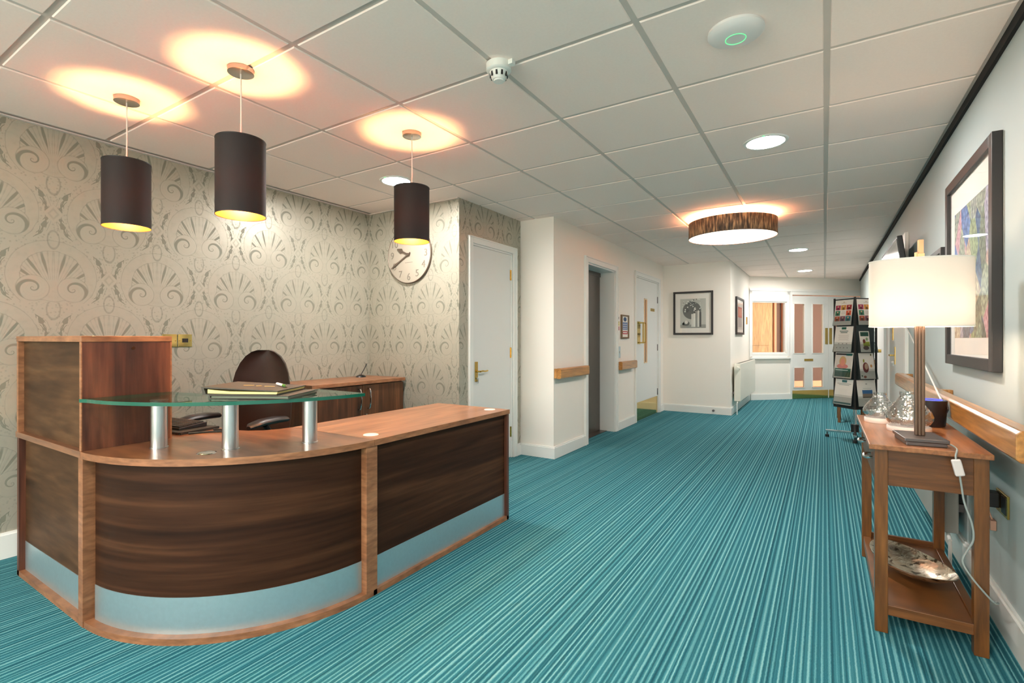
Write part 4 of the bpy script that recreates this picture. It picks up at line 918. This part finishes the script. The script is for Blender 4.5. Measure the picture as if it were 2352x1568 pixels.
# cord with inline switch
cd = thing('lamp_cord', 'pale lamp cord with a clear inline switch hanging over the front edge of the table', 'cord', (.45, 2.43, .70))
b = MB(); b.tube([(.392, 2.56, .752), (.405, 2.53, .752), (.412, 2.49, .748), (.408, 2.452, .746), (.402, 2.438, .73), (.402, 2.432, .715)], .0032); b.tube([(.412, 2.432, .66), (.418, 2.44, .62), (.427, 2.445, .56), (.447, 2.447, .49), (.452, 2.452, .43), (.436, 2.456, .385), (.424, 2.458, .345), (.44, 2.452, .305), (.475, 2.452, .255), (.512, 2.47, .21), (.53, 2.52, .195), (.5, 2.56, .18), (.50, 2.70, .13), (.53, 2.80, .20), (.56, 2.82, .40)], .0032); b.build('cable', 'cable_grey', cd, smooth=True)
b = MB(Matrix.Translation((.407, 2.432, .688)) @ Matrix.Rotation(-.22, 4, 'Y')); b.box(-.014, -.010, -.03, .014, .010, .03); b.build('switch', P('clear_switch', (214, 206, 204), .25), cd, bevel=.005)
# domes
def dome(x, y, s, lab):
    t = thing('glass_dome', lab, 'glass ornament', (x, y, .742), 'glass domes on the side table')
    b = MB(); b.lathe([(.0005, .742), (.078*s, .742), (.08*s, .745), (.08*s, .762), (.077*s, .766), (.0005, .766)], x, y, 44, cap=True); b.build('base', 'pink_marble', t, smooth=True)
    k = .766; b = MB()
    pr1 = [(.058, 0), (.075, .012), (.086, .03), (.0875, .045), (.078, .068), (.058, .095), (.04, .118), (.033, .135), (.034, .152)]
    b.lathe([(r*s, k+z*s) for r, z in pr1]+[((r-.0025)*s, k+z*s) for r, z in reversed(pr1)], x, y, 48, closed=True); b.build('glass', 'crackle', t, smooth=True)
    b = MB(); b.lathe([(.0005, k), (.03*s, k), (.03*s, k+.015), (.018*s, k+.035*s), (.016*s, k+.09*s), (.0005, k+.095*s)], x, y, 28); b.build('inner_light_holder', 'crackle', t, smooth=True)
    return t
dome(.318, 2.885, 1.0, 'larger clear glass onion dome on a white disc, just behind the lamp base')
dome(.232, 3.12, .8, 'smaller clear glass onion dome on a white disc, farther along the side table')
# smart speaker
sp = thing('smart_speaker', 'black cylindrical speaker behind the larger glass dome', 'speaker', (.422, 3.12, .742))
b = MB(); b.lathe([(.0005, .742), (.054, .742), (.058, .75), (.064, .86), (.064, .864), (.0005, .864)], .422, 3.12, 44, cap=True); b.build('body', 'plastic', sp, smooth=True)
b = MB(); b.lathe([(.0005, .8642), (.060, .8642), (.062, .8655), (.0005, .8658)], .422, 3.12, 44); b.build('top', ink(84, 92, 112), sp, smooth=True)
b = MB(); b.lathe([(.040, .8655), (.046, .8655), (.046, .8675), (.040, .8675)], .422, 3.12, 44, closed=True); b.build('light_ring', 'blue_led', sp, smooth=True)
b = MB(); b.tube([(.478, 3.10, .85), (.482, 3.095, .84), (.483, 3.09, .825), (.478, 3.095, .81)], .003); b.build('strap', 'plastic', sp, smooth=True)
b = MB(); b.tube([(.465, 3.14, .868), (.59, 5.44, 1.24), (.593, 5.5, 1.5)], .004, 8, 0, False); tag(b.build('white_cable', 'cable_white', smooth=True), 'white cable running up the right wall from the black speaker', 'cable')
# double socket with plug
t = thing('wall_socket', 'brass double socket with black plug, low on the right wall', 'wall socket', (.6, 2.765, .5))
b = MB(R); b.box(2.69, 0, .457, 2.84, .008, .545); b.build('plate', 'brass', t, bevel=.002)
b = MB(R); b.box(2.70, .008, .468, 2.76, .010, .535); b.build('socket_insert', 'black', t)
b = MB(R); b.box(2.78, .008, .475, 2.835, .055, .535); b.build('plug', 'black', t, bevel=.005)
b = MB(R); b.box(2.75, .0555, .485, 2.835, .0565, .525); b.build('plug_label', 'paper', t)
b = MB(R); b.box(2.86, .002, .36, 2.91, .02, .40); b.tube([(2.885, .01, .40), (2.89, .02, .44), (2.87, .015, .47)], .003); tag(b.build('cable_adapter', ink(196, 150, 128), bevel=.003), 'small pinkish cable adapter hanging below the brass double socket', 'adapter')

# ------------------------------------------------------------------ brochure rack
rx, ry = .297, 7.08
rk = thing('brochure_rack', 'tall black rotating brochure rack on a chrome star foot', 'brochure rack', (rx, ry, 0))
th0 = math.atan2(-ry, -rx)      # towards the viewer's side
HW = .142
TR = Matrix.Translation((rx, ry, 0)) @ Matrix.Rotation(th0+PI/4, 4, 'Z')   # faces at local +x (left) ... four sides
b = MB(TR); b.box(-HW, -HW, .36, HW, HW, .385); b.build('base_tray', 'black', rk, bevel=.003)
b = MB(TR); b.box(-HW, -HW, 1.60, HW, HW, 1.612); b.build('top_plate', 'black', rk)
for sx in (-1, 1):
    for sy in (-1, 1):
        b = MB(TR); b.box(sx*(HW-.012), sy*(HW-.012), .36, sx*(HW+.004), sy*(HW+.004), 1.625); b.build('corner_post', 'frame_black', rk, bevel=.002)
b = MB(TR); b.box(-.125, -.125, .385, .125, .125, 1.60); b.build('back_panel', ink(66, 74, 76), rk)
b = MB(Matrix.Translation((rx, ry, 0))); b.cyl(0, 0, .12, .36, .018); b.build('pole', 'chrome', rk, smooth=True)
b = MB(Matrix.Translation((rx, ry, 0))); b.cyl(0, 0, .085, .17, .04); b.build('hub', 'black', rk, smooth=True)
for a in (th0+.0, th0+PI/2, th0+PI, th0-PI/2):
    c_, s_ = math.cos(a), math.sin(a); T_ = Matrix.Translation((rx, ry, 0)) @ Matrix.Rotation(a, 4, 'Z')
    b = MB(T_); b.box(.03, -.014, .06, .285, .014, .085); f_ = b.build('foot', 'chrome', rk, bevel=.003)
    b = MB(T_); b.cyl(.268, 0, 0, .03, .02); b.cyl(.268, 0, .03, .062, .006); b.build('rubber_foot', 'black', f_, smooth=True)
faces = [TR @ Matrix.Rotation(k*PI/2, 4, 'Z') for k in range(4)]
# face frame: local (s along, n out, z)
def face_frame(Tf): return Tf @ Matrix(((0, 1, 0, 0), (1, 0, 0, 0), (0, 0, 1, 0), (0, 0, 0, 1)))
FF = [face_frame(T_) for T_ in faces]
rows = [.395, .70, 1.0, 1.305]
for k, Fk in enumerate(FF):
    for z in rows:
        b = MB(Fk)
        for y0 in (-.122, .120):
            b.add([(y0, .132, z), (y0+.002, .132, z), (y0+.002, .185, z), (y0, .185, z), (y0, .132, z+.24), (y0+.002, .132, z+.24), (y0+.002, .136, z+.24), (y0, .136, z+.24)], [(0, 3, 2, 1), (0, 1, 5, 4), (1, 2, 6, 5), (2, 3, 7, 6), (3, 0, 4, 7), (4, 5, 6, 7)])
        b.box(-.12, .132, z, .12, .185, z+.002)
        b.add([(-.12, .185, z), (.12, .185, z), (.12, .160, z+.12), (-.12, .160, z+.12), (-.12, .183, z), (.12, .183, z), (.12, .158, z+.12), (-.12, .158, z+.12)], [(0, 1, 2, 3), (7, 6, 5, 4), (0, 3, 7, 4), (1, 5, 6, 2), (3, 2, 6, 7)])
        b.build('pocket', 'acrylic', rk)
def brochure(Fk, z, design, label, w_=.238, h_=.292, s=0, name='brochure', flip=1):
    T_ = Fk @ Matrix.Translation((s, .172, z+.006)) @ Matrix.Rotation(.12, 4, 'X')
    b = MB(T_); b.box(-w_/2, -.002, 0, w_/2, .002, h_, 0); cols = ['paper']
    def patch(x0, y0, x1, y1, c, d=.0006):
        m_ = ink(*c)
        if m_ not in cols: cols.append(m_)
        k_ = cols.index(m_)
        if flip < 0: x0, x1 = 1-x1, 1-x0
        b.box(-w_/2+w_*x0, .002, h_*y0, -w_/2+w_*x1, .002+d, h_*y1, k_)
    def ell(cx_, cy_, rx_, ry_, c, d=.001):
        m_ = ink(*c)
        if m_ not in cols: cols.append(m_)
        if flip < 0: cx_ = 1-cx_
        b.add([(-w_/2+w_*(cx_+rx_*math.cos(i*PI/12)), .002+d, h_*(cy_+ry_*math.sin(i*PI/12))) for i in range(24)], [list(range(24))], cols.index(m_))
    design(patch, ell)
    o = b.build(name, cols, fix=False); tag(o, label, 'brochure', 'brochures in the rack'); return o
def d_grid(p, e):
    cs = [(176, 58, 88), (222, 150, 60), (168, 40, 44), (70, 130, 100), None, (214, 84, 50), (214, 96, 60), (160, 84, 110), (50, 140, 150)]
    for i in range(9):
        if cs[i] is None:
            for q in range(4): p(.40, .43+q*.035, .62, .44+q*.035, (176, 166, 160))
            continue
        x = .05+(i % 3)*.31; y = .60-(i//3)*.22; p(x, y, x+.28, y+.19, cs[i]); p(x+.08, y, x+.2, y+.1, tuple(int(v*.6) for v in cs[i]), .0009); e(x+.14, y+.13, .04, .03, (226, 180, 150), .0012)
    p(.36, .86, .64, .875, (190, 176, 160)); e(.5, .905, .04, .02, (200, 180, 150))
def d_month(p, e):
    p(.36, .88, .62, .97, (30, 96, 76))
    for q, (a, c) in enumerate(((.26, .74), (.32, .70))): p(a, .80-q*.06, c, .83-q*.06, (70, 96, 84))
    for q in range(7): p(.2+.03*(q % 3), .66-q*.035, .82-.04*(q % 2), .668-q*.035, (176, 164, 158))
    for x in (.28, .5, .72): e(x, .32, .03, .02, (140, 130, 126))
    for x in (.18, .38, .58, .78): e(x, .16, .03, .02, (140, 130, 126))
def d_woman(p, e):
    p(.03, .90, .97, .97, (64, 56, 58)); p(.62, .88, .95, .97, (26, 104, 96))
    p(.03, .38, .97, .89, (214, 206, 198)); e(.46, .66, .2, .2, (206, 164, 112)); e(.46, .62, .13, .15, (222, 146, 122), .0014); e(.46, .46, .32, .1, (206, 130, 124), .0012)
    p(.05, .05, .95, .38, (24, 96, 78), .0016); p(.05, .05, .5, .38, (84, 116, 104), .002); p(.1, .3, .8, .325, (200, 214, 206), .0022)
def d_form(p, e):
    p(.38, .88, .66, .97, (60, 112, 114)); p(.12, .82, .9, .835, (120, 122, 118)); p(.22, .77, .8, .785, (130, 132, 128)); p(.02, .03, .98, .1, (62, 112, 108))
    for q in range(5): p(.22, .60-q*.055, .7, .606-q*.055, (206, 196, 192))
def d_leaf(p, e):
    p(.08, .76, .92, .96, (46, 84, 70)); p(.3, .28, .95, .5, (166, 176, 70)); e(.4, .52, .14, .1, (120, 60, 50)); e(.55, .2, .3, .1, (110, 80, 76)); e(.7, .62, .12, .08, (150, 170, 130), .0013)
def d_food(p, e):
    e(.4, .44, .2, .2, (110, 44, 44)); e(.44, .48, .12, .12, (176, 150, 130), .0014); e(.30, .7, .05, .07, (150, 150, 50)); e(.78, .5, .07, .06, (206, 150, 90)); e(.82, .93, .05, .04, (110, 110, 60)); e(.3, .08, .1, .05, (160, 80, 56)); e(.1, .12, .05, .03, (60, 90, 50))
def d_view(p, e):
    p(.25, .32, .8, .62, (60, 104, 150)); p(.25, .32, .8, .48, (130, 116, 104), .0012); p(.25, .32, .8, .36, (74, 70, 60), .0016); p(.3, .68, .75, .69, (130, 140, 150)); p(.35, .22, .7, .23, (150, 150, 150)); p(.4, .17, .75, .18, (150, 150, 150)); e(.5, .85, .05, .03, (180, 176, 170))
# left-hand visible face is FF[?] : choose by normal
def facing(v):
    return max(FF, key=lambda F_: (F_.to_3x3() @ Vector((0, 1, 0))).normalized().dot(Vector(v).normalized()))
FL = facing((-.74, -.67, 0)); FR = facing((.70, -.71, 0))
def fl(F_):     # does +s run to the right as seen?
    s_ = F_.to_3x3() @ Vector((1, 0, 0)); return 1 if s_.x*.84+s_.y*.54 > 0 else -1
a_, c_ = fl(FL), fl(FR)
brochure(FL, rows[3], d_grid, 'brochure of nine bright photo squares in the left face top pocket', flip=a_)
brochure(FL, rows[2], d_month, 'pinkish leaflet with green logo and small icons, second pocket down on the left', flip=a_)
brochure(FL, rows[1], d_woman, 'leaflet with a smiling blonde woman above a green panel', flip=a_)
brochure(FL, rows[0], d_form, 'pale leaflet with green bottom stripe in the lowest left pocket', flip=a_)
brochure(FR, rows[3], d_grid, 'brochure of nine photo squares in the rack, partly hidden by the lampshade', flip=c_)
brochure(FR, rows[2], d_leaf, 'narrow leaflet with dark green heading and lime green band', .125, .235, -.03*c_, flip=c_)
brochure(FR, rows[1], d_food, 'grey leaflet picturing a round dish of food', .19, .29, flip=c_)
brochure(FR, rows[0], d_view, 'grey leaflet with a small blue landscape photo in the lowest right pocket', flip=c_)

# ------------------------------------------------------------------ wooden armchair beyond the rack
t = thing('wooden_armchair', 'wooden armchair with dark red seat standing behind the brochure rack', 'armchair', (.33, 8.6, 0))
X0, X1, Y0, Y1 = .06, .475, 8.38, 8.86
for x, y, zt in ((X0+.1, Y0, .60), (X1-.035, Y0, .60), (X0+.1, Y1, .86), (X1-.035, Y1, .86)):
    b = MB(); b.tube([(x+.015, y, 0), (x+.015, y, zt*.5), (x+.015, y-.01, zt)], .02, 8); b.build('leg', 'oak_v', t, smooth=True)
b = MB(); b.box(X0+.08, Y0, .39, X1, Y1, .46); b.build('seat', ink(104, 30, 36), t, bevel=.015)
b = MB(); b.box(X0+.1, Y1-.02, .56, X1, Y1+.01, .84); b.build('backrest', ink(104, 30, 36), t, bevel=.01)
for x in (X0+.09, X1-.04):
    b = MB(); b.tube([(x+.02, Y0-.04, .60), (x+.02, Y0+.1, .62), (x+.02, Y1-.1, .63), (x+.02, Y1, .64)], .02, 8); b.build('armrest', 'oak_v', t, smooth=True)
